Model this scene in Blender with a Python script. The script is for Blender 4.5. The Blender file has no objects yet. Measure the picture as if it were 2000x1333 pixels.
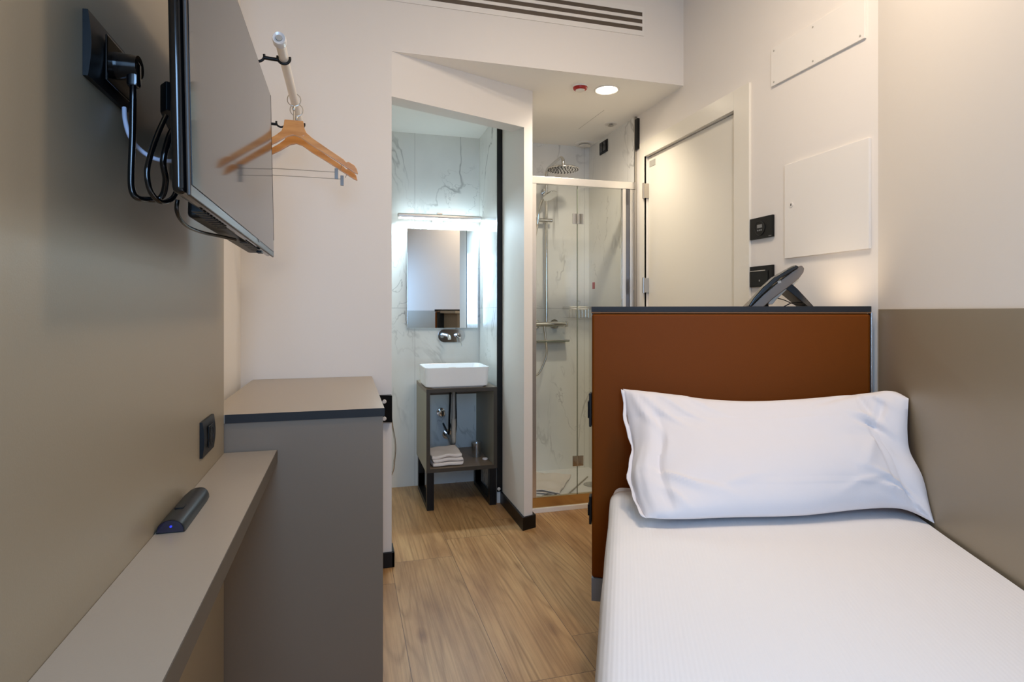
import bpy, bmesh, math, random
from mathutils import Vector, Matrix, noise
random.seed(7)
C = bpy.context.scene.collection
PI = math.pi

# ---------------------------------------------------------------- camera, world, lights, exposure
sc = bpy.context.scene
EYE = 1.15
YAW = math.atan(325 / 1150)
cd = bpy.data.cameras.new('camera')
cd.sensor_fit = 'HORIZONTAL'; cd.sensor_width = 36; cd.lens = 36 * 1150 / 2000
cd.shift_x = 0; cd.shift_y = -(666.5 - 608) / 2000
cd.clip_start = 0.02
cam = bpy.data.objects.new('camera', cd); C.objects.link(cam)
cam.location = (0, 0, EYE); cam.rotation_euler = (PI / 2, 0, -YAW)
sc.camera = cam
sc.view_settings.view_transform = 'Standard'
sc.view_settings.look = 'None'
sc.view_settings.gamma = 1.0
sc.view_settings.use_curve_mapping = False
sc.view_settings.exposure = -0.05
sc.cycles.max_bounces = 10; sc.cycles.diffuse_bounces = 6; sc.cycles.glossy_bounces = 6
sc.cycles.transparent_max_bounces = 16; sc.cycles.transmission_bounces = 8
sc.cycles.use_denoising = True; sc.cycles.sample_clamp_indirect = 6
sc.cycles.caustics_reflective = False; sc.cycles.caustics_refractive = False

w = bpy.data.worlds.new('daylight'); sc.world = w; w.use_nodes = True
w.node_tree.nodes['Background'].inputs[0].default_value = (0.55, 0.72, 1.0, 1)
w.node_tree.nodes['Background'].inputs[1].default_value = 1.0

def lamp(name, kind, loc, energy, color, direction=None, **k):
    l = bpy.data.lights.new(name, kind); l.energy = energy; l.color = color
    for a, b in k.items(): setattr(l, a, b)
    o = bpy.data.objects.new(name, l); C.objects.link(o); o.location = loc
    if direction: o.rotation_euler = Vector(direction).to_track_quat('-Z', 'Y').to_euler()
    return o
# daylight falling through the window behind the camera
lamp('window_daylight', 'AREA', (-0.05, -0.78, 1.45), 37.0, (0.34, 0.60, 1.0), (0.15, 1, -0.85), shape='RECTANGLE', size=0.48, size_y=1.3)
# warm ceiling lamps of the bedroom (above the frame)
lamp('bedroom_ceiling_lamp', 'AREA', (1.04, 1.10, 2.74), 15.5, (1.0, 0.82, 0.64), (0, 0, -1), shape='DISK', size=0.25)
lamp('bedroom_ceiling_lamp_by_grille', 'AREA', (0.85, 1.60, 2.74), 6.5, (1.0, 0.82, 0.64), (0, 0, -1), shape='DISK', size=0.25)

# ---------------------------------------------------------------- colours and materials
def S(r, g, b):
    f = lambda v: ((v / 255 + 0.055) / 1.055) ** 2.4 if v / 255 > 0.04045 else v / 255 / 12.92
    return (f(r), f(g), f(b), 1)

def mat(name, col, rough=0.5, metal=0.0, spec=None, bump=None, coat=0, emit=None, trans=0, var=None):
    m = bpy.data.materials.new(name); m.use_nodes = True
    nt = m.node_tree; b = nt.nodes['Principled BSDF']
    b.inputs['Base Color'].default_value = col
    b.inputs['Roughness'].default_value = rough
    b.inputs['Metallic'].default_value = metal
    if spec is not None: b.inputs['Specular IOR Level'].default_value = spec
    if coat: b.inputs['Coat Weight'].default_value = coat; b.inputs['Coat Roughness'].default_value = 0.05
    if trans: b.inputs['Transmission Weight'].default_value = trans
    if emit: b.inputs['Emission Color'].default_value = emit[0]; b.inputs['Emission Strength'].default_value = emit[1]
    tc = nt.nodes.new('ShaderNodeTexCoord')
    if bump:
        n = nt.nodes.new('ShaderNodeTexNoise'); n.inputs['Scale'].default_value = bump[0]; n.inputs['Detail'].default_value = 4
        nt.links.new(tc.outputs['Object'], n.inputs['Vector'])
        bp = nt.nodes.new('ShaderNodeBump'); bp.inputs['Strength'].default_value = bump[1]; bp.inputs['Distance'].default_value = 0.002
        nt.links.new(n.outputs[0], bp.inputs['Height']); nt.links.new(bp.outputs[0], b.inputs['Normal'])
    if var:
        n2 = nt.nodes.new('ShaderNodeTexNoise'); n2.inputs['Scale'].default_value = var[0]; n2.inputs['Detail'].default_value = 5
        mp = nt.nodes.new('ShaderNodeMapping'); mp.inputs['Scale'].default_value = var[2] if len(var) > 2 else (1, 1, 1)
        nt.links.new(tc.outputs['Object'], mp.inputs[0]); nt.links.new(mp.outputs[0], n2.inputs['Vector'])
        mx = nt.nodes.new('ShaderNodeMix'); mx.data_type = 'RGBA'
        k = var[1]
        mx.inputs['A'].default_value = (col[0] * (1 - k), col[1] * (1 - k), col[2] * (1 - k), 1)
        mx.inputs['B'].default_value = (min(1, col[0] * (1 + k)), min(1, col[1] * (1 + k)), min(1, col[2] * (1 + k)), 1)
        nt.links.new(n2.outputs[0], mx.inputs['Factor']); nt.links.new(mx.outputs['Result'], b.inputs['Base Color'])
    return m

M = {}
M['plaster'] = mat('white_plaster', S(232, 226, 218), 0.6, bump=(55, 0.10), var=(1.3, 0.02))
M['ceil'] = mat('ceiling_paint', S(250, 247, 240), 0.75, bump=(60, 0.05))
M['lacquer'] = mat('white_lacquer', S(232, 226, 212), 0.32, bump=(30, 0.03))
M['whitemetal'] = mat('white_coated_metal', S(235, 230, 222), 0.35, bump=(40, 0.02))
M['greige'] = mat('greige_laminate', S(150, 137, 115), 0.40, 0.12, bump=(400, 0.06), var=(3, 0.03))
M['greige_top'] = mat('greige_satin_top', S(168, 155, 138), 0.34, 0.15, bump=(400, 0.05), var=(3, 0.02))
M['taupe'] = mat('taupe_laminate', S(130, 114, 96), 0.45, 0.1, bump=(300, 0.05), var=(3, 0.03))
M['edge'] = mat('dark_edge_band', S(38, 37, 37), 0.5, 0.0, spec=0.3, bump=(200, 0.03))
M['black'] = mat('black_plastic', S(13, 13, 13), 0.42, spec=0.3, bump=(200, 0.02))
M['blackmetal'] = mat('black_powder_coat', S(12, 12, 13), 0.4, 0.3, bump=(200, 0.04))
M['gloss_black'] = mat('gloss_black_plastic', S(8, 8, 9), 0.12, spec=0.6, bump=(20, 0.01))
M['screen'] = mat('tv_screen', S(10, 9, 9), 0.06, spec=0.40)
M['chrome'] = mat('chrome', (0.66, 0.67, 0.67, 1), 0.10, 1.0, bump=(10, 0.005))
M['steel'] = mat('brushed_steel', S(190, 184, 174), 0.28, 1.0, bump=(200, 0.04))
M['alu'] = mat('bright_aluminium', S(225, 222, 218), 0.25, 0.85, bump=(200, 0.02))
M['plinth'] = mat('grey_metal_plinth', S(150, 160, 174), 0.4, 0.0, bump=(200, 0.03))
M['ceramic'] = mat('white_ceramic', S(240, 240, 240), 0.08, coat=0.5, bump=(4, 0.01))
M['linen'] = mat('white_linen', S(230, 227, 229), 0.85, bump=(900, 0.12))
M['terry'] = mat('white_terry', S(236, 228, 222), 0.95, bump=(500, 0.9))
M['cable_white'] = mat('pale_cable', S(190, 190, 205), 0.4, bump=(200, 0.02))
M['greyplastic'] = mat('light_grey_plastic', S(176, 172, 162), 0.4, bump=(80, 0.02))
M['red'] = mat('red_plastic', S(170, 30, 22), 0.35, bump=(80, 0.02))
M['silver'] = mat('silver_plastic', S(112, 102, 92), 0.38, 0.2, bump=(200, 0.03))
M['mirror'] = mat('mirror_glass', (0.9, 0.92, 0.92, 1), 0.01, 1.0)
M['lens'] = mat('lit_lamp_lens', (1, 1, 1, 1), 0.4, emit=((1.0, 0.86, 0.66, 1), 22.0))
M['led'] = mat('lit_led_strip', (1, 1, 1, 1), 0.4, emit=((0.80, 0.95, 1.0, 1), 26.0))
M['warmled'] = mat('warm_led_lens', (1, 1, 1, 1), 0.4, emit=((1.0, 0.72, 0.42, 1), 18.0))
M['blueled'] = mat('blue_indicator', S(20, 30, 150), 0.2, emit=((0.05, 0.08, 1.0, 1), 0.6))
M['bluegloss'] = mat('dark_blue_glass', S(6, 8, 40), 0.08, spec=0.8)
M['print_grey'] = mat('grey_print', S(130, 130, 128), 0.5)
M['leather'] = mat('tan_leatherette', S(120, 61, 9), 0.5, spec=0.12, bump=(260, 0.10), var=(1.5, 0.04))

def glass_mat(name, tint, ior=1.5, rough=0.0):
    m = bpy.data.materials.new(name); m.use_nodes = True; nt = m.node_tree
    for n in list(nt.nodes): nt.nodes.remove(n)
    out = nt.nodes.new('ShaderNodeOutputMaterial'); mx = nt.nodes.new('ShaderNodeMixShader')
    t = nt.nodes.new('ShaderNodeBsdfTransparent'); t.inputs[0].default_value = tint
    g = nt.nodes.new('ShaderNodeBsdfGlossy'); g.inputs['Roughness'].default_value = rough
    lw = nt.nodes.new('ShaderNodeLayerWeight'); lw.inputs[0].default_value = 0.5
    pw = nt.nodes.new('ShaderNodeMath'); pw.operation = 'POWER'; pw.inputs[1].default_value = 5.0; nt.links.new(lw.outputs['Facing'], pw.inputs[0])
    ma = nt.nodes.new('ShaderNodeMath'); ma.operation = 'MULTIPLY_ADD'; ma.inputs[1].default_value = 0.9; ma.inputs[2].default_value = (ior - 1) ** 2 / (ior + 1) ** 2; nt.links.new(pw.outputs[0], ma.inputs[0])
    nt.links.new(ma.outputs[0], mx.inputs[0]); nt.links.new(t.outputs[0], mx.inputs[1]); nt.links.new(g.outputs[0], mx.inputs[2])
    nt.links.new(mx.outputs[0], out.inputs[0]); return m
M['glass'] = glass_mat('shower_glass', (0.97, 0.985, 0.97, 1), 1.45)
M['film'] = glass_mat('clear_plastic_film', (0.97, 0.975, 0.975, 1), 2.6, 0.15)
M['glass_edge'] = mat('green_glass_edge', S(120, 128, 112), 0.2, spec=0.6)

def nodes(name):
    m = bpy.data.materials.new(name); m.use_nodes = True
    nt = m.node_tree; return m, nt, nt.nodes['Principled BSDF']
def math_node(nt, op, a, b=None, c=None):
    n = nt.nodes.new('ShaderNodeMath'); n.operation = op
    for i, v in enumerate((a, b, c)):
        if v is None: continue
        if isinstance(v, (int, float)): n.inputs[i].default_value = v
        else: nt.links.new(v, n.inputs[i])
    return n.outputs[0]
def noise_node(nt, vec, scale, detail=3, rough=0.5, dist=0.0):
    n = nt.nodes.new('ShaderNodeTexNoise'); n.inputs['Scale'].default_value = scale
    n.inputs['Detail'].default_value = detail; n.inputs['Roughness'].default_value = rough; n.inputs['Distortion'].default_value = dist
    nt.links.new(vec, n.inputs['Vector']); return n
def ramp(nt, fac, stops):
    r = nt.nodes.new('ShaderNodeValToRGB'); nt.links.new(fac, r.inputs[0])
    e = r.color_ramp.elements
    while len(e) < len(stops): e.new(0.5)
    for el, (p, c) in zip(e, stops): el.position = p; el.color = c
    return r.outputs[0]
def mixc(nt, fac, a, b, mode='MIX'):
    n = nt.nodes.new('ShaderNodeMix'); n.data_type = 'RGBA'; n.blend_type = mode
    for key, v in (('Factor', fac), ('A', a), ('B', b)):
        if isinstance(v, (int, float)): n.inputs[key].default_value = v
        elif isinstance(v, tuple): n.inputs[key].default_value = v
        else: nt.links.new(v, n.inputs[key])
    return n.outputs['Result']

def floor_mat():
    m, nt, b = nodes('oak_look_floor_tiles')
    geo = nt.nodes.new('ShaderNodeNewGeometry')
    sp = nt.nodes.new('ShaderNodeSeparateXYZ'); nt.links.new(geo.outputs['Position'], sp.inputs[0])
    W, L = 0.285, 1.2
    xs = math_node(nt, 'DIVIDE', math_node(nt, 'SUBTRACT', sp.outputs[0], 0.2), W)
    idx = math_node(nt, 'FLOOR', xs); fx = math_node(nt, 'FRACT', xs)
    ys = math_node(nt, 'DIVIDE', math_node(nt, 'SUBTRACT', sp.outputs[1], math_node(nt, 'MULTIPLY_ADD', idx, 0.207, 0.333)), L)
    idy = math_node(nt, 'FLOOR', ys); fy = math_node(nt, 'FRACT', ys)
    cid = nt.nodes.new('ShaderNodeCombineXYZ'); nt.links.new(idx, cid.inputs[0]); nt.links.new(idy, cid.inputs[1])
    wn = nt.nodes.new('ShaderNodeTexWhiteNoise'); wn.noise_dimensions = '2D'; nt.links.new(cid.outputs[0], wn.inputs['Vector'])
    gx = math_node(nt, 'LESS_THAN', math_node(nt, 'MULTIPLY', math_node(nt, 'MINIMUM', fx, math_node(nt, 'SUBTRACT', 1.0, fx)), W), 0.0011)
    gy = math_node(nt, 'LESS_THAN', math_node(nt, 'MULTIPLY', math_node(nt, 'MINIMUM', fy, math_node(nt, 'SUBTRACT', 1.0, fy)), L), 0.0011)
    seam = math_node(nt, 'MAXIMUM', gx, gy)
    # per-plank coordinates
    off = nt.nodes.new('ShaderNodeVectorMath'); off.operation = 'MULTIPLY_ADD'
    nt.links.new(wn.outputs['Color'], off.inputs[0]); off.inputs[1].default_value = (9, 17, 5); nt.links.new(geo.outputs['Position'], off.inputs[2])
    mp = nt.nodes.new('ShaderNodeMapping'); mp.inputs['Scale'].default_value = (9.0, 0.5, 1); nt.links.new(off.outputs[0], mp.inputs[0])
    warp = noise_node(nt, mp.outputs[0], 0.55, 2, 0.5)            # broad figure
    rings = math_node(nt, 'FRACT', math_node(nt, 'MULTIPLY', warp.outputs[0], 21.0))
    rings = math_node(nt, 'ABSOLUTE', math_node(nt, 'SUBTRACT', rings, 0.5))
    mp2 = nt.nodes.new('ShaderNodeMapping'); mp2.inputs['Scale'].default_value = (110, 1.8, 1); nt.links.new(off.outputs[0], mp2.inputs[0])
    fine = noise_node(nt, mp2.outputs[0], 1.0, 5, 0.65)
    mp3 = nt.nodes.new('ShaderNodeMapping'); mp3.inputs['Scale'].default_value = (7, 1.6, 1); nt.links.new(off.outputs[0], mp3.inputs[0])
    blot = noise_node(nt, mp3.outputs[0], 1.0, 4, 0.6)
    base = ramp(nt, blot.outputs[0], [(0.30, S(146, 108, 68)), (0.50, S(174, 137, 93)), (0.72, S(188, 154, 108))])
    grain = ramp(nt, rings, [(0.0, (0.60, 0.53, 0.44, 1)), (0.20, (1, 1, 1, 1)), (1.0, (1, 1, 1, 1))])
    masknoise = ramp(nt, blot.outputs[0], [(0.42, (0.25, 0.25, 0.25, 1)), (0.60, (0.85, 0.85, 0.85, 1))])
    c1 = mixc(nt, masknoise, base, mixc(nt, 1.0, base, grain, 'MULTIPLY'))
    fr = ramp(nt, fine.outputs[0], [(0.34, (0.68, 0.63, 0.56, 1)), (0.58, (1.05, 1.04, 1.03, 1))])
    c2 = mixc(nt, 0.8, c1, fr, 'MULTIPLY')
    # knots
    mp4 = nt.nodes.new('ShaderNodeMapping'); mp4.inputs['Scale'].default_value = (5.5, 2.2, 1); nt.links.new(off.outputs[0], mp4.inputs[0])
    vo = nt.nodes.new('ShaderNodeTexVoronoi'); vo.inputs['Scale'].default_value = 0.9; nt.links.new(mp4.outputs[0], vo.inputs['Vector'])
    knot = ramp(nt, vo.outputs['Distance'], [(0.0, (0.42, 0.32, 0.24, 1)), (0.05, (0.62, 0.52, 0.42, 1)), (0.13, (1, 1, 1, 1))])
    c3 = mixc(nt, 0.9, c2, knot, 'MULTIPLY')
    tone = ramp(nt, wn.outputs['Value'], [(0.0, (0.88, 0.88, 0.88, 1)), (1.0, (1.06, 1.05, 1.03, 1))])
    c4 = mixc(nt, 1.0, c3, tone, 'MULTIPLY')
    c5 = mixc(nt, seam, c4, S(92, 66, 44))
    nt.links.new(c5, b.inputs['Base Color'])
    b.inputs['Roughness'].default_value = 0.42
    bp = nt.nodes.new('ShaderNodeBump'); bp.inputs['Strength'].default_value = 0.25; bp.inputs['Distance'].default_value = 0.001
    nt.links.new(math_node(nt, 'SUBTRACT', fine.outputs[0], seam), bp.inputs['Height']); nt.links.new(bp.outputs[0], b.inputs['Normal'])
    return m
M['floor'] = floor_mat()

def marble_mat(name, seams=True):
    m, nt, b = nodes(name)
    geo = nt.nodes.new('ShaderNodeNewGeometry')
    sp = nt.nodes.new('ShaderNodeSeparateXYZ'); nt.links.new(geo.outputs['Position'], sp.inputs[0])
    mp = nt.nodes.new('ShaderNodeMapping'); mp.inputs['Rotation'].default_value = (0.5, 0.7, 0.35); mp.inputs['Scale'].default_value = (1.0, 1.0, 0.62)
    nt.links.new(geo.outputs['Position'], mp.inputs[0])
    def vein(scale, width, seed, dist):
        a = nt.nodes.new('ShaderNodeVectorMath'); a.operation = 'ADD'; nt.links.new(mp.outputs[0], a.inputs[0]); a.inputs[1].default_value = (seed, seed * 1.7, -seed)
        n = noise_node(nt, a.outputs[0], scale, 5, 0.55, dist)
        d = math_node(nt, 'ABSOLUTE', math_node(nt, 'SUBTRACT', n.outputs[0], 0.5))
        return math_node(nt, 'SUBTRACT', 1.0, math_node(nt, 'MINIMUM', math_node(nt, 'DIVIDE', d, width), 1.0)), a.outputs[0]
    v1, p1 = vein(1.5, 0.011, 3.3, 0.7); v2, p2 = vein(3.0, 0.007, 9.1, 1.0)
    msk = noise_node(nt, p2, 2.3, 3, 0.6)
    mk = ramp(nt, msk.outputs[0], [(0.47, (0, 0, 0, 1)), (0.62, (1, 1, 1, 1))])
    mk2 = ramp(nt, noise_node(nt, p1, 1.6, 3, 0.6).outputs[0], [(0.43, (0, 0, 0, 1)), (0.60, (1, 1, 1, 1))])
    va = math_node(nt, 'MULTIPLY', v1, mk2); vb = math_node(nt, 'MULTIPLY', v2, mk)
    vv = math_node(nt, 'MAXIMUM', va, math_node(nt, 'MULTIPLY', vb, 0.7))
    cloud = noise_node(nt, mp.outputs[0], 2.2, 4, 0.6)
    base = ramp(nt, cloud.outputs[0], [(0.3, S(222, 221, 216)), (0.7, S(236, 234, 228))])
    c = mixc(nt, math_node(nt, 'MULTIPLY', vv, 0.66), base, S(112, 110, 104))
    if seams:
        gx = math_node(nt, 'LESS_THAN', math_node(nt, 'PINGPONG', math_node(nt, 'SUBTRACT', sp.outputs[0], 0.438), 0.3), 0.0010)
        gz = math_node(nt, 'LESS_THAN', math_node(nt, 'PINGPONG', math_node(nt, 'SUBTRACT', sp.outputs[2], 1.17), 0.6), 0.0010)
        nv = nt.nodes.new('ShaderNodeSeparateXYZ'); nt.links.new(geo.outputs['Normal'], nv.inputs[0])
        face = math_node(nt, 'GREATER_THAN', math_node(nt, 'ABSOLUTE', nv.outputs[1]), 0.5)
        gx = math_node(nt, 'MULTIPLY', gx, face)
        gy = math_node(nt, 'MULTIPLY', math_node(nt, 'LESS_THAN', math_node(nt, 'PINGPONG', math_node(nt, 'SUBTRACT', sp.outputs[1], 3.30), 0.3), 0.0010), math_node(nt, 'SUBTRACT', 1.0, face))
        c = mixc(nt, math_node(nt, 'MAXIMUM', math_node(nt, 'MAXIMUM', gx, gz), gy), c, S(168, 166, 160))
    nt.links.new(c, b.inputs['Base Color']); b.inputs['Roughness'].default_value = 0.09
    return m
M['marble'] = marble_mat('white_marble_tile')

def rib_mat():
    m, nt, b = nodes('ribbed_white_cotton')
    tc = nt.nodes.new('ShaderNodeTexCoord'); sp = nt.nodes.new('ShaderNodeSeparateXYZ'); nt.links.new(tc.outputs['Object'], sp.inputs[0])
    ph = math_node(nt, 'SINE', math_node(nt, 'MULTIPLY', sp.outputs[0], 2 * PI / 0.0085))
    n = noise_node(nt, tc.outputs['Object'], 700, 2)
    hgt = math_node(nt, 'MULTIPLY_ADD', n.outputs[0], 0.25, ph)
    bp = nt.nodes.new('ShaderNodeBump'); bp.inputs['Strength'].default_value = 0.08; bp.inputs['Distance'].default_value = 0.002
    nt.links.new(hgt, bp.inputs['Height']); nt.links.new(bp.outputs[0], b.inputs['Normal'])
    b.inputs['Base Color'].default_value = S(233, 231, 231); b.inputs['Roughness'].default_value = 0.8
    return m
M['rib'] = rib_mat()

def wood_mat():
    m, nt, b = nodes('varnished_beech')
    tc = nt.nodes.new('ShaderNodeTexCoord')
    mp = nt.nodes.new('ShaderNodeMapping'); mp.inputs['Scale'].default_value = (6, 40, 40); nt.links.new(tc.outputs['Object'], mp.inputs[0])
    n = noise_node(nt, mp.outputs[0], 1.0, 5, 0.6)
    nt.links.new(ramp(nt, n.outputs[0], [(0.3, S(190, 128, 66)), (0.7, S(222, 164, 98))]), b.inputs['Base Color'])
    b.inputs['Roughness'].default_value = 0.3; b.inputs['Coat Weight'].default_value = 0.3
    return m
M['beech'] = wood_mat()

# ---------------------------------------------------------------- mesh helpers
def box(bm, x0, x1, y0, y1, z0, z1, bev=0.0, seg=2):
    r = bmesh.ops.create_cube(bm, size=1.0)
    vs = r['verts']
    bmesh.ops.scale(bm, vec=(x1 - x0, y1 - y0, z1 - z0), verts=vs)
    bmesh.ops.translate(bm, vec=((x0 + x1) / 2, (y0 + y1) / 2, (z0 + z1) / 2), verts=vs)
    if bev:
        es = list({e for v in vs for e in v.link_edges})
        bmesh.ops.bevel(bm, geom=es, offset=bev, segments=seg, affect='EDGES', profile=0.5)
    return bm
def prism(bm, poly, a0, a1, axis='z', bev=0.0, seg=2):
    def pt(p, a):
        return {'z': (p[0], p[1], a), 'y': (p[0], a, p[1]), 'x': (a, p[0], p[1])}[axis]
    lo = [bm.verts.new(pt(p, a0)) for p in poly]; hi = [bm.verts.new(pt(p, a1)) for p in poly]
    n = len(poly); fs = [bm.faces.new(lo), bm.faces.new(hi)]
    for i in range(n): fs.append(bm.faces.new((lo[i], lo[(i + 1) % n], hi[(i + 1) % n], hi[i])))
    bmesh.ops.recalc_face_normals(bm, faces=fs)
    if bev:
        es = list({e for f in fs for e in f.edges})
        bmesh.ops.bevel(bm, geom=es, offset=bev, segments=seg, affect='EDGES', profile=0.5)
    return bm
def cyl(bm, p0, p1, r0, r1=None, n=24):
    p0, p1 = Vector(p0), Vector(p1); r1 = r0 if r1 is None else r1
    d = p1 - p0; q = d.to_track_quat('Z', 'Y').to_matrix().to_4x4()
    bmesh.ops.create_cone(bm, cap_ends=True, cap_tris=False, segments=n, radius1=r0, radius2=r1, depth=d.length, matrix=Matrix.Translation((p0 + p1) / 2) @ q)
    return bm
def smooth_path(pts, k=6, closed=False):
    P = [Vector(p) for p in pts]; n = len(P); out = []
    rng = range(n if closed else n - 1)
    for i in rng:
        if closed: a, b, c, d = P[(i - 1) % n], P[i], P[(i + 1) % n], P[(i + 2) % n]
        else: a, b, c, d = P[max(i - 1, 0)], P[i], P[i + 1], P[min(i + 2, n - 1)]
        for j in range(k):
            t = j / k
            out.append(0.5 * ((2 * b) + (-a + c) * t + (2 * a - 5 * b + 4 * c - d) * t * t + (-a + 3 * b - 3 * c + d) * t ** 3))
    if not closed: out.append(P[-1])
    return out
def tube(bm, pts, r, n=10, smooth=6, closed=False):
    P = smooth_path(pts, smooth, closed) if smooth > 1 else [Vector(p) for p in pts]
    m = len(P); rings = []; up = None
    for i, p in enumerate(P):
        t = (P[(i + 1) % m] - P[(i - 1) % m]) if closed else (P[min(i + 1, m - 1)] - P[max(i - 1, 0)])
        t.normalize()
        if up is None:
            up = t.orthogonal().normalized()
        else:
            up = (up - t * up.dot(t)).normalized()
        s = t.cross(up)
        rr = r(i / max(1, m - 1)) if callable(r) else r
        rings.append([bm.verts.new(p + (up * math.cos(2 * PI * k / n) + s * math.sin(2 * PI * k / n)) * rr) for k in range(n)])
    for i in range(m if closed else m - 1):
        a, b = rings[i], rings[(i + 1) % m]
        for k in range(n): bm.faces.new((a[k], a[(k + 1) % n], b[(k + 1) % n], b[k]))
    if not closed:
        bm.faces.new(list(reversed(rings[0]))); bm.faces.new(rings[-1])
    return bm
def ring(bm, c, axis, R, r, n=28, m=8):
    q = Vector(axis).to_track_quat('Z', 'Y')
    pts = [Vector(c) + q @ Vector((R * math.cos(2 * PI * i / n), R * math.sin(2 * PI * i / n), 0)) for i in range(n)]
    return tube(bm, pts, r, m, 1, True)
def lathe(bm, prof, c=(0, 0, 0), axis='z', n=32):
    rings = []
    for (r, h) in prof:
        row = []
        for k in range(n):
            a = 2 * PI * k / n
            p = (r * math.cos(a), r * math.sin(a), h) if axis == 'z' else ((h, r * math.cos(a), r * math.sin(a)) if axis == 'x' else (r * math.cos(a), h, r * math.sin(a)))
            row.append(bm.verts.new((p[0] + c[0], p[1] + c[1], p[2] + c[2])))
        rings.append(row)
    for a, b in zip(rings, rings[1:]):
        for k in range(n): bm.faces.new((a[k], a[(k + 1) % n], b[(k + 1) % n], b[k]))
    for row in (rings[0], rings[-1]):
        bm.faces.new(row)
    return bm
def rrect(cx, cy, w, h, r, n=6):
    out = []
    for (sx, sy, a0) in ((1, 1, 0), (-1, 1, PI / 2), (-1, -1, PI), (1, -1, 3 * PI / 2)):
        for i in range(n + 1):
            a = a0 + PI / 2 * i / n
            out.append((cx + sx * (w / 2 - r) + r * math.cos(a), cy + sy * (h / 2 - r) + r * math.sin(a)))
    return out
def obj(name, bm, m, parent=None, smooth=None):
    bmesh.ops.remove_doubles(bm, verts=bm.verts, dist=1e-6)
    bmesh.ops.recalc_face_normals(bm, faces=bm.faces)
    me = bpy.data.meshes.new(name); bm.to_mesh(me); bm.free()
    ang = math.radians(38 if smooth is None else smooth)
    me.materials.append(M[m] if isinstance(m, str) else m)
    for p in me.polygons: p.use_smooth = True
    try: me.set_sharp_from_angle(angle=ang)
    except Exception: pass
    o = bpy.data.objects.new(name, me); C.objects.link(o)
    wn_ = o.modifiers.new('weighted_normals', 'WEIGHTED_NORMAL'); wn_.keep_sharp = True; wn_.weight = 80
    if parent is not None: o.parent = parent
    return o
N = bmesh.new
def B(*a, **k): return box(bmesh.new(), *a, **k)
def thing(name, label, cat, loc=(0, 0, 0), rotz=0.0, group=None):
    o = bpy.data.objects.new(name, None); C.objects.link(o); o.empty_display_size = 0.05
    o.location = loc; o.rotation_euler = (0, 0, rotz); o['label'] = label; o['category'] = cat
    if group: o['group'] = group
    return o
def tag(o, label, cat, group=None):
    o['label'] = label; o['category'] = cat
    if group: o['group'] = group
    return o
def struct(name, bm, m, label, cat='wall', parent=None):
    o = obj(name, bm, m, parent)
    if parent is None:
        o['kind'] = 'structure'; o['label'] = label; o['category'] = cat
    return o

# ---------------------------------------------------------------- the room
XR = 1.687          # right wall (doors)
YF = 2.697          # front wall and soffit face
YB = 3.9            # tiled back wall
ZC, ZS = 2.80, 2.32
A_ = Vector((0.1996, 2.6974)); B_ = Vector((0.956, 2.9824))
Q_ = Vector((0.903, 2.9624))
R0 = Vector((1.6586, 1.5368)); DV = Vector((0.448, 0.894)).normalized(); LV = Vector((-DV.y, DV.x))
P0 = Vector((XR, 1.5377)); P1 = P0 - DV * 2.15        # bed wall from the bend towards the camera
YW = -0.85
struct('floor', B(-0.6, 2.1, YW - 0.1, YB + 0.1, -0.06, 0), 'floor', 'oak-look plank floor of room and corridor', 'floor')
struct('ceiling', B(-0.6, 2.1, YW - 0.1, YF + 0.1, ZC, ZC + 0.08), 'ceil', 'plain white main ceiling of the bedroom', 'ceiling')
bm = N(); box(bm, -0.52, XR + 0.02, YF + 0.002, YB + 0.08, ZS, ZS + 0.06)
struct('ceiling_corridor', bm, 'ceil', 'dropped white corridor and bathroom ceiling', 'ceiling')
struct('wall_soffit', B(-0.425, XR, YF, YF + 0.0019, ZS, ZC), 'plaster', 'white soffit face above the corridor, holding the air grille')
struct('wall_above_corridor', B(-0.425, XR, YF + 0.002, YF + 0.08, ZS + 0.061, ZC), 'plaster', 'hidden bulkhead behind the soffit face')
struct('wall_left', B(-0.525, -0.425, YW, YF, 0, ZC), 'plaster', 'white plaster wall on the left beyond the taupe panel')
struct('wall_front', B(-0.425, 0.1996, YF, YF + 0.10, 0, ZS), 'plaster', 'white plaster wall facing the camera behind the low cabinet')
dn = Vector((-(B_ - A_).y, (B_ - A_).x)).normalized()
hd = [A_, Q_, Q_ + dn * 0.10, A_ + dn * 0.10]
struct('wall_header', prism(N(), hd, 2.117, ZS), 'plaster', 'white plaster lintel above the slanted bathroom opening')
struct('wall_partition', prism(N(), [Q_, B_, (0.956, YB), (0.903, YB)], 0, ZS), 'plaster', 'thin white partition between washbasin niche and shower')
struct('wall_niche', B(-0.40, -0.30, YF + 0.1, YB, 0, ZS), 'plaster', 'hidden left wall of the washbasin niche')
struct('wall_back', B(-0.40, XR + 0.12, YB, YB + 0.08, 0, ZS), 'marble', 'white marble tiled back wall of niche and shower')
struct('wall_niche_tiles', B(0.872, 0.903, 3.415, YB, 0, ZS), 'marble', 'marble tiled side wall of the washbasin niche')
struct('wall_shower_tiles', B(XR - 0.012, XR, 3.215, YB, 0, ZS), 'marble', 'marble tiled side wall of the shower')
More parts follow.
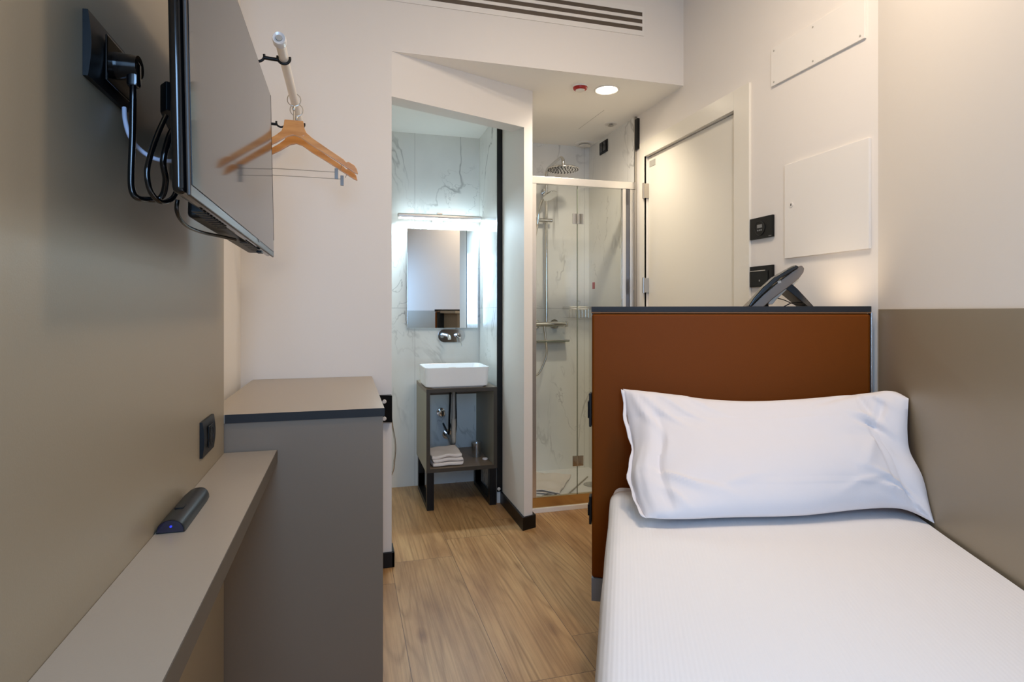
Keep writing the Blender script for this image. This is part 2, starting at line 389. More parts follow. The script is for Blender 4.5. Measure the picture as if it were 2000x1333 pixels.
# right wall with door recess
D0, D1, DZ = 2.27, 3.09, 2.05
bm = N()
box(bm, XR, XR + 0.12, 1.5377, D0, 0, ZC); box(bm, XR, XR + 0.12, D1, YB, 0, ZC); box(bm, XR, XR + 0.12, D0, D1, DZ, ZC)
box(bm, XR + 0.10, XR + 0.12, D0, D1, 0, DZ)
struct('wall_right', bm, 'plaster', 'white plaster wall on the right holding the room door')
n_out = Vector((DV.y, -DV.x))
struct('wall_bed', prism(N(), [P0, P1, P1 + n_out * 0.1, (XR + 0.12, 1.5377)], 0, ZC), 'plaster', 'white plaster wall beside the bed')
struct('wall_right_near', B(P1.x, P1.x + 0.1, YW, P1.y - 0.0, 0, ZC), 'plaster', 'white wall behind the camera on the right')
bm = N(); box(bm, -0.525, -0.30, YW - 0.1, YW, 0, ZC); box(bm, 0.40, P1.x + 0.1, YW - 0.1, YW, 0, ZC)
box(bm, -0.30, 0.40, YW - 0.1, YW, 0, 0.8); box(bm, -0.30, 0.40, YW - 0.1, YW, 2.35, ZC)
struct('wall_behind', bm, 'plaster', 'white wall behind the camera holding the window')
bm = N()
for (x0, x1, z0, z1) in ((-0.30, -0.25, 0.8, 2.35), (0.35, 0.40, 0.8, 2.35), (-0.30, 0.40, 0.8, 0.85), (-0.30, 0.40, 2.30, 2.35), (0.03, 0.07, 0.8, 2.35)):
    box(bm, x0, x1, YW - 0.07, YW - 0.02, z0, z1, 0.004)
struct('window_1', bm, 'lacquer', 'white window frame behind the camera', 'window')
# laminate wall panels
struct('trim_1', B(-0.425, -0.327, YW + 0.005, 1.80, 0, ZC - 0.002), 'greige', 'tall taupe laminate wall panel on the left', 'wall panel')
pp = [P0 - DV * 0.012, P1, P1 + LV * 0.004, P0 + LV * 0.004 - DV * 0.012]
struct('trim_2', prism(N(), pp, 0, 1.156, bev=0.001), 'greige', 'waist-high taupe laminate panel on the wall beside the bed', 'wall panel')
# baseboards
bm = N(); box(bm, -0.3, 0.2116, YF - 0.012, YF, 0, 0.068, 0.002); box(bm, 0.1996, 0.2116, YF - 0.012, YF + 0.1, 0, 0.068, 0.002)
struct('baseboard_front', bm, 'blackmetal', 'black baseboard at the foot of the front wall end', 'baseboard')
bm = N(); q = Q_; dd = (B_ - A_).normalized(); o_ = -dn * 0.012
prism(bm, [(0.891, 3.41), (0.891, 2.944), (q + o_), (B_ + o_ + dd * 0.013), (B_.x + 0.013, 3.1), (0.957, 3.1), (0.957, 2.9826), (0.9028, 2.9622), (0.9028, 3.41)], 0, 0.068)
struct('baseboard_partition', bm, 'blackmetal', 'black baseboard wrapping the foot of the partition', 'baseboard')
struct('trim_3', B(0.870, 0.903, 3.405, 3.4149, 0.07, ZS - 0.03, 0.001), 'blackmetal', 'black vertical edge profile between niche tiles and plaster', 'trim')
bm = N(); box(bm, XR - 0.014, XR, 3.203, 3.2148, 0, ZS); struct('trim_4', bm, 'steel', 'thin grey sealing strip beside the shower', 'trim')
struct('trim_5', B(XR - 0.016, XR - 0.0005, 3.17, 3.2028, 2.12, 2.30, 0.001), 'blackmetal', 'short dark edge profile above the shower frame', 'trim')
# recessed ceiling seam over the shower
struct('trim_6', prism(N(), [(1.4385, 3.52), (1.4405, 3.52), (1.4480, 3.149), (1.4460, 3.149)], ZS - 0.0008, ZS - 0.0001), 'greyplastic', 'hairline seam of the ceiling hatch over the shower', 'trim')

# ---------------------------------------------------------------- the room door
t = thing('door_1', 'white flush room door in its white casing on the right wall', 'door', (XR, D0, 0)); t['kind'] = 'structure'
def rel(o, t):           # parts built in world coordinates, parented to a thing standing elsewhere
    o.parent = t; o.matrix_parent_inverse = (Matrix.Translation(t.location) @ t.rotation_euler.to_matrix().to_4x4()).inverted(); return o
rel(obj('door_leaf', B(XR + 0.012, XR + 0.052, D0 + 0.004, D1 - 0.004, 0.006, DZ - 0.004, 0.001), 'lacquer'), t)
bm = N()
box(bm, XR - 0.014, XR - 0.0003, D0 - 0.105, D0, 0, DZ + 0.088, 0.002)
box(bm, XR - 0.014, XR - 0.0003, D1, D1 + 0.058, 0, DZ + 0.088, 0.002)
box(bm, XR - 0.014, XR - 0.0003, D0, D1, DZ, DZ + 0.088, 0.002)
rel(obj('door_casing', bm, 'lacquer'), t)
rel(obj('door_seal', B(XR + 0.001, XR + 0.010, D0 + 0.001, D0 + 0.004, 0.0, DZ - 0.01), 'greyplastic'), t)
for z in (1.85, 1.30):
    bm = N(); cyl(bm, (XR - 0.019, D1 - 0.002, z - 0.045), (XR - 0.019, D1 - 0.002, z + 0.045), 0.0075, n=16)
    box(bm, XR - 0.016, XR + 0.0115, D1 - 0.010, D1 - 0.004, z - 0.042, z + 0.042)
    rel(obj('hinge', bm, 'steel'), t)
rel(obj('closer_plate', B(XR + 0.010, XR + 0.0118, D1 - 0.085, D1 - 0.018, DZ - 0.065, DZ - 0.030, 0.0005), 'greyplastic'), t)

# ---------------------------------------------------------------- wall plates on the right wall
def screw(bm, y, z, x): cyl(bm, (x - 0.0014, y, z), (x + 0.0002, y, z), 0.0035, n=12)
t = thing('electrical_cabinet_door', 'large white flush electrical cabinet door on the right wall above the phone', 'cabinet door', (XR, 1.755, 1.358))
rel(obj('panel', B(XR - 0.012, XR - 0.0003, 1.562, 1.955, 1.358, 1.729, 0.0025), 'whitemetal'), t)
bm = N(); cyl(bm, (XR - 0.0145, 1.915, 1.565), (XR - 0.0121, 1.915, 1.565), 0.009, n=20); rel(obj('lock', bm, 'whitemetal'), t)
rel(obj('keyhole', B(XR - 0.0153, XR - 0.0146, 1.913, 1.917, 1.560, 1.570), 'black'), t)
t = thing('access_panel', 'white screwed access panel high on the right wall, above the electrical cabinet door', 'access panel', (XR, 1.81, 2.07))
rel(obj('panel', B(XR - 0.008, XR - 0.0003, 1.583, 2.036, 2.07, 2.225, 0.001), 'whitemetal'), t)
for y in (1.60, 1.81, 2.018):
    for z in (2.084, 2.211):
        bm = N(); screw(bm, y, z, XR - 0.008); rel(obj('screw', bm, 'greyplastic'), t)
def plate_right(name, label, cat, y0, y1, z0, z1):
    t = thing(name, label, cat, (XR, (y0 + y1) / 2, z0))
    rel(obj('frame_plate', B(XR - 0.011, XR - 0.0003, y0, y1, z0, z1, 0.0015), 'black'), t); return t
t = plate_right('thermostat', 'black rectangular thermostat with a round dial beside the door casing', 'thermostat', 2.023, 2.163, 1.455, 1.545)
bm = N(); cyl(bm, (XR - 0.0130, 2.098, 1.498), (XR - 0.0112, 2.098, 1.498), 0.031, n=40); rel(obj('dial', bm, 'black'), t)
bm = N(); ring(bm, (XR - 0.0131, 2.098, 1.498), (1, 0, 0), 0.0295, 0.0012, 36, 6); rel(obj('dial_rim', bm, 'edge'), t)
rel(obj('display', B(XR - 0.0137, XR - 0.0131, 2.083, 2.113, 1.500, 1.514), 'print_grey'), t)
bm = N()
for k in range(3): box(bm, XR - 0.0137, XR - 0.0131, 2.084 + k * 0.0105, 2.091 + k * 0.0105, 1.487, 1.493)
rel(obj('buttons', bm, 'print_grey'), t)
rel(obj('brand_mark', B(XR - 0.0115, XR - 0.0110, 2.030, 2.046, 1.459, 1.462), 'print_grey'), t)
t = plate_right('card_switch', 'black key card switch with a pale slot, low beside the door behind the phone', 'card switch', 2.023, 2.163, 1.252, 1.340)
rel(obj('card_holder', B(XR - 0.0135, XR - 0.0112, 2.048, 2.160, 1.256, 1.318, 0.001), 'black'), t)
rel(obj('card_slot', B(XR - 0.0140, XR - 0.0112, 2.066, 2.160, 1.3182, 1.3215), 'greyplastic'), t)
bm = N(); cyl(bm, (XR - 0.0143, 2.098, 1.278), (XR - 0.0134, 2.098, 1.278), 0.004, n=14); rel(obj('indicator', bm, 'print_grey'), t)
t = thing('ventilation_switch', 'small black three-module switch plate on the marble shower wall near the ceiling', 'switch', (XR - 0.012, 3.64, 2.2))
rel(obj('frame_plate', B(XR - 0.021, XR - 0.0122, 3.585, 3.705, 2.212, 2.294, 0.003), 'black'), t)
rel(obj('rocker', B(XR - 0.025, XR - 0.0211, 3.595, 3.642, 2.222, 2.284, 0.001), 'gloss_black'), t)
rel(obj('rocker', B(XR - 0.025, XR - 0.0211, 3.648, 3.695, 2.222, 2.284, 0.001), 'gloss_black'), t)
tag(obj('alarm_tag', B(XR - 0.016, XR - 0.0122, 3.80, 3.835, 1.305, 1.352, 0.001), 'red'), 'small red tag on the marble shower wall', 'tag')

# ---------------------------------------------------------------- soffit grille and ceiling fittings
t = thing('air_grille', 'white linear air grille with dark slots in the soffit face', 'air grille', (0.8, YF, 2.547))
gx0, gx1 = 0.10, 1.457
bm = N(); y1 = YF - 0.0003; y0 = YF - 0.010
zs = [(2.547, 2.572), (2.593, 2.608), (2.629, 2.6446), (2.6654, 2.692)]
box(bm, gx0, gx1, YF - 0.0045, y1, zs[0][0], zs[0][1]); box(bm, gx0, gx1, YF - 0.0045, y1, zs[-1][0], zs[-1][1])
box(bm, gx1 - 0.009, gx1, YF - 0.0045, y1, 2.572, 2.6654); box(bm, gx0, gx0 + 0.009, YF - 0.0045, y1, 2.572, 2.6654)
rel(obj('frame', bm, 'whitemetal'), t)
for (a, b) in zs[1:-1]: rel(obj('slat', B(gx0 + 0.009, gx1 - 0.009, YF - 0.0045, y1, a, b), 'whitemetal'), t)
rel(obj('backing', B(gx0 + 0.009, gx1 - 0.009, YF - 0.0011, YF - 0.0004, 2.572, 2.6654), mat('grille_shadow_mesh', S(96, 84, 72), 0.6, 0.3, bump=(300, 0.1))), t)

t = thing('downlight', 'round lit recessed downlight in the corridor ceiling', 'downlight', (1.326, 2.854, ZS))
bm = N(); lathe(bm, [(0.060, 0), (0.066, -0.001), (0.066, -0.004), (0.060, -0.006), (0.055, -0.003), (0.055, 0)]); rel_o = obj('rim', bm, 'whitemetal', t)
bm = N(); lathe(bm, [(0.0, -0.001), (0.054, -0.001), (0.054, -0.004), (0.0, -0.005)]); obj('lens', bm, 'lens', t)
lamp('downlight_beam', 'SPOT', (1.326, 2.854, ZS - 0.008), 56.0, (1.0, 0.88, 0.72), (-0.05, 0.30, -1), spot_size=math.radians(146), spot_blend=0.9, shadow_soft_size=0.05)
t = thing('alarm_sounder', 'white dome alarm with a red rim beside the downlight', 'alarm', (1.175, 2.853, ZS))
bm = N(); lathe(bm, [(0.0, 0), (0.040, 0), (0.040, -0.006), (0.0, -0.006)]); obj('base', bm, 'whitemetal', t)
bm = N(); lathe(bm, [(0.0, -0.0062), (0.037, -0.0062), (0.035, -0.015), (0.026, -0.019), (0.026, -0.0192), (0.0, -0.0192)]); obj('red_rim', bm, 'red', t)
bm = N(); lathe(bm, [(0.0, -0.0194), (0.024, -0.0194), (0.022, -0.023), (0.0, -0.024)]); obj('lens', bm, 'whitemetal', t)
t = thing('sprinkler', 'small recessed sprinkler in a white ring on the ceiling hatch', 'sprinkler', (1.5935, 3.37, ZS))
bm = N(); lathe(bm, [(0.016, 0), (0.040, 0), (0.040, -0.003), (0.034, -0.005), (0.016, -0.003)]); obj('collar', bm, 'whitemetal', t)
bm = N(); lathe(bm, [(0.0, 0), (0.010, 0), (0.010, -0.010), (0.017, -0.012), (0.017, -0.014), (0.0, -0.014)]); obj('deflector', bm, 'steel', t)
t = thing('exhaust_valve', 'white round exhaust valve in the shower ceiling corner', 'air vent', (1.605, 3.82, ZS))
bm = N(); lathe(bm, [(0.050, 0), (0.068, 0), (0.068, -0.004), (0.062, -0.008), (0.053, -0.006)]); obj('ring', bm, 'whitemetal', t)
bm = N(); lathe(bm, [(0.0, 0), (0.047, 0), (0.047, -0.003), (0.0, -0.003)]); obj('throat', bm, 'edge', t)
bm = N(); lathe(bm, [(0.0, -0.006), (0.012, -0.0035), (0.012, -0.008), (0.034, -0.010), (0.039, -0.015), (0.032, -0.019), (0.0, -0.020)]); obj('cap', bm, 'whitemetal', t)

# ---------------------------------------------------------------- low cabinet, shelf, socket, remote
t = thing('low_cabinet', 'taupe low cabinet with dark-edged top standing under the clothes rail', 'cabinet', (-0.13, 2.25, 0))
rel(obj('body', B(-0.372, 0.108, 1.805, 2.684, 0.0, 0.835, 0.0008), 'taupe'), t)
top_ = rel(obj('top', B(-0.378, 0.112, 1.800, 2.695, 0.8355, 0.860, 0.0008), 'greige_top'), t)
rel(obj('edge_band', B(-0.3245, 0.1125, 1.7985, 1.7999, 0.8355, 0.8598), 'edge'), t)
t = thing('wall_shelf', 'narrow greige ledge running along the left wall panel under the television', 'shelf', (-0.3265, 0.5, 0.718))
rel(obj('board', B(-0.3265, -0.1885, -0.80, 1.797, 0.718, 0.754, 0.0008), 'greige_top'), t)
rel(obj('edge_band', B(-0.1884, -0.187, -0.80, 1.797, 0.7182, 0.7538), mat('dark_taupe_edge', S(88, 79, 68), 0.5)), t)

def socket_left(name, label, y0, y1, z0, z1):
    t = thing(name, label, 'socket', (-0.327, (y0 + y1) / 2, z0))
    bm = N()
    n = 10; prof = []
    for i in range(n + 1):
        a = i / n; prof.append((z0 + (z1 - z0) * a, 0.006 + 0.004 * math.sin(PI * a)))
    poly = [(-0.3268, z0)] + [(-0.3268 + d, z) for z, d in prof] + [(-0.3268, z1)]
    vs0 = [bm.verts.new((p[0], y0, p[1])) for p in poly]; vs1 = [bm.verts.new((p[0], y1, p[1])) for p in poly]
    bm.faces.new(vs0); bm.faces.new(vs1)
    for i in range(len(poly)): bm.faces.new((vs0[i], vs0[(i + 1) % len(poly)], vs1[(i + 1) % len(poly)], vs1[i]))
    rel(obj('frame_plate', bm, 'black'), t)
    return t
t = socket_left('wall_socket', 'black wall socket with a round recess just above the ledge, beside the low cabinet', 1.515, 1.640, 0.806, 0.890)
cy, cz, xx = 1.578, 0.848, -0.3168
bm = N(); box(bm, xx, xx + 0.003, cy - 0.026, cy + 0.026, cz - 0.026, cz + 0.026, 0.002); rel(obj('module', bm, 'black'), t)
bm = N(); lathe(bm, [(0.023, 0.0005), (0.0195, 0.0012), (0.019, -0.004), (0.0, -0.004)], (xx + 0.003, cy, cz), 'x'); rel(obj('recess', bm, 'black'), t)
for s in (-1, 1):
    bm = N(); cyl(bm, (xx + 0.0005, cy + s * 0.0095, cz), (xx + 0.0036, cy + s * 0.0095, cz), 0.003, n=12); rel(obj('pin_hole', bm, 'edge'), t)

t = thing('remote_control', 'black half-round device with a blue light lying on the ledge against the wall', 'remote control', (-0.3005, 1.29, 0.754))
# rounded half-cylinder, light end facing the camera
n = 14; L0, L1 = -0.115, 0.105
bm = N(); rows = []
for j, (yy, sc_) in enumerate([(L0, 0.96), (L0 + 0.004, 1.0), (-0.05, 1.0), (0.0, 1.0), (0.06, 1.0), (0.09, 0.92), (L1, 0.72)]):
    row = [bm.verts.new((0.0235 * sc_ * math.cos(PI * i / n), yy, 0.0006 + 0.023 * (0.25 + 0.75 * sc_) * math.sin(PI * i / n) ** 0.8)) for i in range(n + 1)]
    rows.append(row)
for a, b in zip(rows, rows[1:]):
    for i in range(n): bm.faces.new((a[i], a[i + 1], b[i + 1], b[i]))
    bm.faces.new((a[0], b[0], b[n], a[n]))
bm.faces.new(rows[0]); bm.faces.new(rows[-1]); obj('shell', bm, mat('dark_grey_plastic', S(17, 17, 17), 0.40, spec=0.3, bump=(300, 0.04)), t)
bm = N(); vs = [bm.verts.new((0.021 * math.cos(PI * i / n), L0 - 0.0008, 0.002 + 0.0205 * math.sin(PI * i / n) ** 0.8)) for i in range(n + 1)]
vs2 = [bm.verts.new((v.co.x, L0 + 0.0004, v.co.z)) for v in vs]; bm.faces.new(vs); bm.faces.new(vs2)
for i in range(n + 1): bm.faces.new((vs[i], vs[(i + 1) % (n + 1)], vs2[(i + 1) % (n + 1)], vs2[i]))
obj('end_window', bm, 'bluegloss', t)
bm = N(); cyl(bm, (0.001, L0 - 0.0018, 0.012), (0.001, L0 - 0.0007, 0.012), 0.0022, n=12); obj('indicator_light', bm, 'blueled', t)
bm = N(); box(bm, -0.010, 0.006, -0.052, -0.030, 0.0225, 0.0252, 0.002); obj('button', bm, 'black', t)

# ---------------------------------------------------------------- television, mount, socket and cables
XS = -0.185
t = thing('television', 'flat black television mounted on the left wall panel', 'television', (XS, 1.25, 1.294))
ty0, ty1, tz0, tz1 = 0.813, 1.694, 1.294, 1.731
def tv_shear(o):
    for v in o.data.vertices: v.co.x += -(v.co.z - tz0) * 0.020
    return o
bm = N(); box(bm, XS - 0.005, XS, ty0, ty1, tz0, tz1, 0.002, 2); rel(tv_shear(obj('bezel', bm, mat('tv_bezel_plastic', S(60, 50, 42), 0.45, 0.1, bump=(200, 0.02)))), t)
bm = N(); box(bm, XS, XS + 0.0012, ty0 + 0.004, ty1 - 0.010, tz0 + 0.014, tz1 - 0.007); rel(tv_shear(obj('screen', bm, 'screen')), t)
bm = N(); box(bm, XS, XS + 0.0014, ty1 - 0.0098, ty1 - 0.0045, tz0 + 0.045, tz1 - 0.005); rel(tv_shear(obj('screen_border', bm, mat('matt_black_rim', S(5, 5, 5), 0.9, spec=0.0))), t)
bm = N(); box(bm, XS - 0.023, XS - 0.0052, ty0 + 0.0005, ty1 - 0.002, tz0 + 0.002, tz1 - 0.002, 0.009, 4); rel(tv_shear(obj('back_cover', bm, 'gloss_black')), t)
bm = N(); prism(bm, [(ty0 + 0.20, tz0 + 0.001), (ty1 - 0.10, tz0 + 0.001), (ty1 - 0.14, tz0 + 0.26), (ty0 + 0.24, tz0 + 0.26)], XS - 0.052, XS - 0.022, 'x', 0.008, 3)
hs = obj('electronics_housing', bm, 'black'); rel(tv_shear(hs), t)
for k in range(2):
    bm = N()
    ya = ty0 + 0.12 + k * 0.40
    for i in range(9): box(bm, XS - 0.027, XS - 0.012, ya + i * 0.022, ya + i * 0.022 + 0.014, tz0 - 0.0016, tz0 - 0.0002)
    g = obj('speaker_grille', bm, 'black'); rel(g, t)
bm = N(); box(bm, XS - 0.018, XS - 0.006, 1.50, 1.53, tz0 - 0.006, tz0 - 0.0002, 0.001); rel(obj('sensor', bm, 'black'), t)
bm = N(); cyl(bm, (XS + 0.001, 1.405, tz0 + 0.011), (XS + 0.0024, 1.405, tz0 + 0.011), 0.0035, n=16); rel(obj('logo_badge', bm, 'print_grey'), t)
t = thing('television_mount', 'black folding wall bracket behind the television', 'wall mount', (-0.327, 1.12, 1.42))
rel(obj('wall_plate', B(-0.3268, -0.320, 1.30, 1.42, 1.41, 1.57, 0.002), 'blackmetal'), t)
rel(obj('arm', prism(N(), [(-0.3195, 1.34), (-0.3195, 1.38), (-0.2525, 1.06), (-0.2525, 1.01), (-0.262, 1.0), (-0.275, 1.02)], 1.455, 1.500, 'z', 0.003), 'blackmetal'), t)
rel(obj('television_plate', B(-0.252, -0.2455, 1.00, 1.25, 1.40, 1.53, 0.001), 'blackmetal'), t)
t = socket_left('media_socket', 'black wall plate with a plugged-in cable behind the television', 0.882, 1.030, 1.455, 1.541)
bm = N(); box(bm, -0.3165, -0.3135, 0.925, 1.015, 1.466, 1.530, 0.002); rel(obj('module', bm, 'gloss_black'), t)
t = thing('power_cable', 'thick black power cable hanging from the plug behind the television', 'cable', (-0.313, 0.96, 1.5))
bm = N(); cyl(bm, (-0.3133, 0.962, 1.500), (-0.285, 0.960, 1.500), 0.019, 0.016, 20); box(bm, -0.300, -0.284, 0.950, 0.968, 1.470, 1.508, 0.005); rel(obj('plug', bm, 'gloss_black'), t)
bm = N(); tube(bm, [(-0.292, 0.958, 1.485), (-0.292, 0.956, 1.455), (-0.293, 0.957, 1.40), (-0.294, 0.955, 1.35), (-0.294, 0.957, 1.325), (-0.290, 0.963, 1.314), (-0.283, 0.99, 1.316), (-0.268, 1.0, 1.322), (-0.258, 0.985, 1.345), (-0.256, 0.965, 1.37), (-0.250, 0.975, 1.41), (-0.2445, 0.99, 1.43)], 0.0044, 12)
rel(obj('cord', bm, 'gloss_black'), t)
bm = N(); tube(bm, [(-0.250, 0.955, 1.432), (-0.252, 0.925, 1.398), (-0.254, 0.900, 1.362), (-0.256, 0.892, 1.335), (-0.254, 0.900, 1.312), (-0.249, 0.925, 1.303), (-0.243, 0.955, 1.312), (-0.240, 0.975, 1.33), (-0.236, 0.99, 1.35)], 0.0036, 12)
tag(obj('coiled_cable', bm, 'gloss_black'), 'looped thin black cable dangling at the near back edge of the television', 'cable')
bm = N(); tube(bm, [(-0.3170, 1.000, 1.4525), (-0.313, 0.992, 1.430), (-0.306, 0.990, 1.407), (-0.295, 0.996, 1.391), (-0.280, 1.004, 1.3815), (-0.262, 1.012, 1.3800), (-0.2430, 1.014, 1.3840)], 0.0032, 10)
tag(obj('antenna_cable', bm, 'cable_white'), 'pale grey antenna cable curving from the wall plate to the television', 'cable')
bm = N(); tube(bm, [(-0.2435, 0.99, 1.318), (-0.246, 0.995, 1.303), (-0.247, 1.02, 1.293), (-0.247, 1.07, 1.2875), (-0.240, 1.14, 1.2875), (-0.222, 1.20, 1.2885), (-0.205, 1.24, 1.2880)], 0.003, 10)
tag(obj('loose_cable', bm, 'gloss_black'), 'thin black cable sagging under the bottom edge of the television', 'cable')

# ---------------------------------------------------------------- clothes rail with two hangers
RX, RZ = -0.176, 1.900
t = thing('clothes_rail', 'white round clothes rail with clear end cap above the low cabinet', 'clothes rail', (RX, 2.15, RZ))
bm = N(); cyl(bm, (RX, 1.735, RZ), (RX, 2.60, RZ), 0.0135, n=28); rel(obj('rod', bm, 'whitemetal'), t)
bm = N(); lathe(bm, [(0.0, 0), (0.008, 0.0), (0.009, -0.002), (0.0165, -0.004), (0.0185, 0.002), (0.0185, 0.024), (0.0137, 0.028)], (RX, 1.732, RZ), 'y', 32); rel(obj('end_cap', bm, mat('cloudy_plastic', S(222, 222, 222), 0.2, coat=0.5)), t)
bm = N(); cyl(bm, (RX, 1.7262, RZ), (RX, 1.7295, RZ), 0.008, n=18); rel(obj('cap_screw', bm, 'greyplastic'), t)
for i, (yb, lab) in enumerate(((1.86, 'black twin-cradle bracket holding the near end of the clothes rail'), (2.50, 'black twin-cradle bracket holding the far end of the clothes rail behind the hangers'))):
    t = thing('rail_bracket', lab, 'bracket', (-0.425, yb, RZ), group='clothes rail brackets')
    bm = N(); lathe(bm, [(0.0, 0), (0.024, 0), (0.024, 0.004), (0.012, 0.007), (0.0, 0.007)], (-0.4248, yb, RZ - 0.005), 'x', 24)
    rel(obj('rosette', bm, 'blackmetal'), t)
    bm = N(); cyl(bm, (-0.418, yb, RZ - 0.005), (-0.262, yb, RZ - 0.009), 0.0055, n=14); cyl(bm, (-0.232, yb, RZ - 0.006), (RX - 0.016, yb, RZ - 0.008), 0.0055, n=14)
    rel(obj('arm', bm, 'blackmetal'), t)
    for cx, rr in ((-0.247, 0.0175), (RX, 0.0175)):
        bm = N(); a0, a1 = math.radians(-195), math.radians(15)
        tube(bm, [(cx + rr * math.cos(a0 + (a1 - a0) * k / 12), yb, RZ - 0.001 + rr * math.sin(a0 + (a1 - a0) * k / 12)) for k in range(13)], 0.0038, 10, 2)
        rel(obj('cradle', bm, 'blackmetal'), t)

hp = [(0.0, 0.0), (0.031, 0.0), (0.034, -0.022), (0.041, -0.040), (0.060, -0.056), (0.110, -0.087), (0.168, -0.121), (0.176, -0.130), (0.184, -0.127), (0.205, -0.138), (0.213, -0.150), (0.218, -0.168)]
lo = [(0.206, -0.165), (0.110, -0.110), (0.055, -0.080), (0.022, -0.058), (0.0, -0.052)]
def make_hanger(bar, label, yh, tiltz):
    t = thing('clothes_hanger', label, 'hanger', (RX + 0.002, yh, RZ - 0.0086), tiltz, 'wooden hangers on the clothes rail')
    z0 = -0.074
    right = [(x, z0 + z) for x, z in hp] + [(x, z0 + z) for x, z in lo]
    bm = N(); left = [(-x, z) for x, z in reversed(right) if x > 0]
    pts = right + left
    prism(bm, pts, -0.006, 0.006, 'y', 0.0018, 2)
    # the arms sweep gently towards the viewer at the middle
    for v in bm.verts: v.co.y += 0.030 * (abs(v.co.x) / 0.218) ** 1.6 - 0.004
    obj('shoulder_bar', bm, 'beech', t)
    bm = N(); ring(bm, (0, 0, 0), (0, 1, 0), 0.0225, 0.0016, 32, 8); obj('ring', bm, 'steel', t)
    bm = N(); cyl(bm, (0, 0, -0.0225), (0, 0, z0 + 0.001), 0.0028, n=12); lathe(bm, [(0.0, 0.0), (0.006, 0.0), (0.007, -0.006), (0.0045, -0.012), (0.0, -0.012)], (0, 0, -0.026), 'z', 16); obj('pin', bm, 'steel', t)
    bm = N(); zb = z0 - 0.162
    cyl(bm, (-bar, 0.022, zb - 0.004), (bar, 0.022, zb - 0.004), 0.0012, n=8); obj('trouser_bar', bm, 'steel', t)
    for s in (-1, 1):
        bm = N(); tube(bm, [(s * (bar + 0.012), 0.022, z0 - 0.128), (s * (bar + 0.014), 0.024, z0 - 0.142), (s * (bar + 0.008), 0.022, zb + 0.002)], 0.0011, 6, 3); obj('wire_hook', bm, 'steel', t)
        x = s * (bar - 0.004)
        bm = N(); box(bm, x - 0.006, x + 0.006, 0.0125, 0.0155, zb - 0.030, zb + 0.008, 0.0006)
        prism(bm, [(0.017, zb - 0.030), (0.0195, zb - 0.030), (0.031, zb + 0.010), (0.0285, zb + 0.010)], x - 0.006, x + 0.006, 'x')
        c = obj('clip', bm, mat('dull_clip_metal', S(120, 112, 104), 0.35, 0.8), t)
        bm = N(); ring(bm, (x, 0.021, zb - 0.008), (1, 0, 0), 0.006, 0.0012, 14, 6); obj('clip_spring', bm, 'steel', c)
    return t
make_hanger(0.146, 'near wooden hanger on the clothes rail, the slightly higher one', 2.195, 0.0)
make_hanger(0.165, 'far wooden hanger on the clothes rail, partly hidden behind the nearer one', 2.305, 0.0)

# ---------------------------------------------------------------- black box on the wall corner and hanging hose
t = thing('wall_box', 'black wedge-shaped box with two white caps on the wall end behind the cabinet', 'wall box', (0.16, YF, 0.65))
bm = N(); prism(bm, [(0.114, YF - 0.0005), (0.114, YF - 0.004), (0.199, YF - 0.040), (0.199, YF - 0.0005)], 0.655, 0.775, 'z', 0.002); rel(obj('housing', bm, 'black'), t)
for z in (0.748, 0.672):
    bm = N(); c = Vector((0.166, YF - 0.0275, z)); nn = Vector((-0.39, -0.92, 0)); cyl(bm, c, c + nn * 0.006, 0.0095, 0.008, 20); rel(obj('cap', bm, 'whitemetal'), t)
bm = N(); tube(bm, [(0.2005, 2.815, 0.72), (0.212, 2.93, 0.66), (0.2245, 3.0, 0.58), (0.240, 3.0, 0.478), (0.2346, 3.0, 0.40), (0.222, 3.0, 0.335), (0.16, 3.0, 0.26), (0.06, 3.0, 0.30), (-0.05, 3.02, 0.45), (-0.15, 3.0, 0.62), (-0.296, 3.0, 0.66)], 0.0045, 12)
tag(obj('spray_hose', bm, 'steel'), 'thin metal spray hose looping at the left edge of the bathroom opening', 'hose')

# ---------------------------------------------------------------- washbasin niche
t = thing('wall_mirror', 'tall rectangular frameless mirror above the washbasin', 'mirror', (0.62, YB, 1.037))
rel(obj('back_panel', B(0.3925, 0.8475, YB - 0.026, YB - 0.0005, 1.045, 1.68), 'greyplastic'), t)
bm = N(); box(bm, 0.385, 0.855, YB - 0.031, YB - 0.0261, 1.037, 1.690, 0.0015, 2); rel(obj('mirror_glass', bm, 'mirror'), t)
t = thing('mirror_lamp', 'slim lit LED bar lamp above the mirror', 'mirror lamp', (0.59, YB, 1.74))
bm = N(); box(bm, 0.317, 0.863, 3.778, 3.812, 1.747, 1.774, 0.008, 4); rel(obj('housing', bm, 'alu'), t)
bm = N(); box(bm, 0.327, 0.853, 3.782, 3.808, 1.7405, 1.7475); rel(obj('diffuser', bm, 'led'), t)
bm = N(); box(bm, 0.572, 0.598, 3.812, YB - 0.0005, 1.766, 1.773, 0.001); box(bm, 0.568, 0.602, 3.785, 3.815, 1.7742, 1.786, 0.001); box(bm, 0.55, 0.62, YB - 0.012, YB - 0.0005, 1.735, 1.775, 0.001); rel(obj('bracket', bm, 'alu'), t)
lamp('mirror_lamp_glow', 'AREA', (0.59, 3.795, 1.738), 11.0, (0.60, 0.84, 1.0), (0, -0.15, -1), shape='RECTANGLE', size=0.52, size_y=0.03)

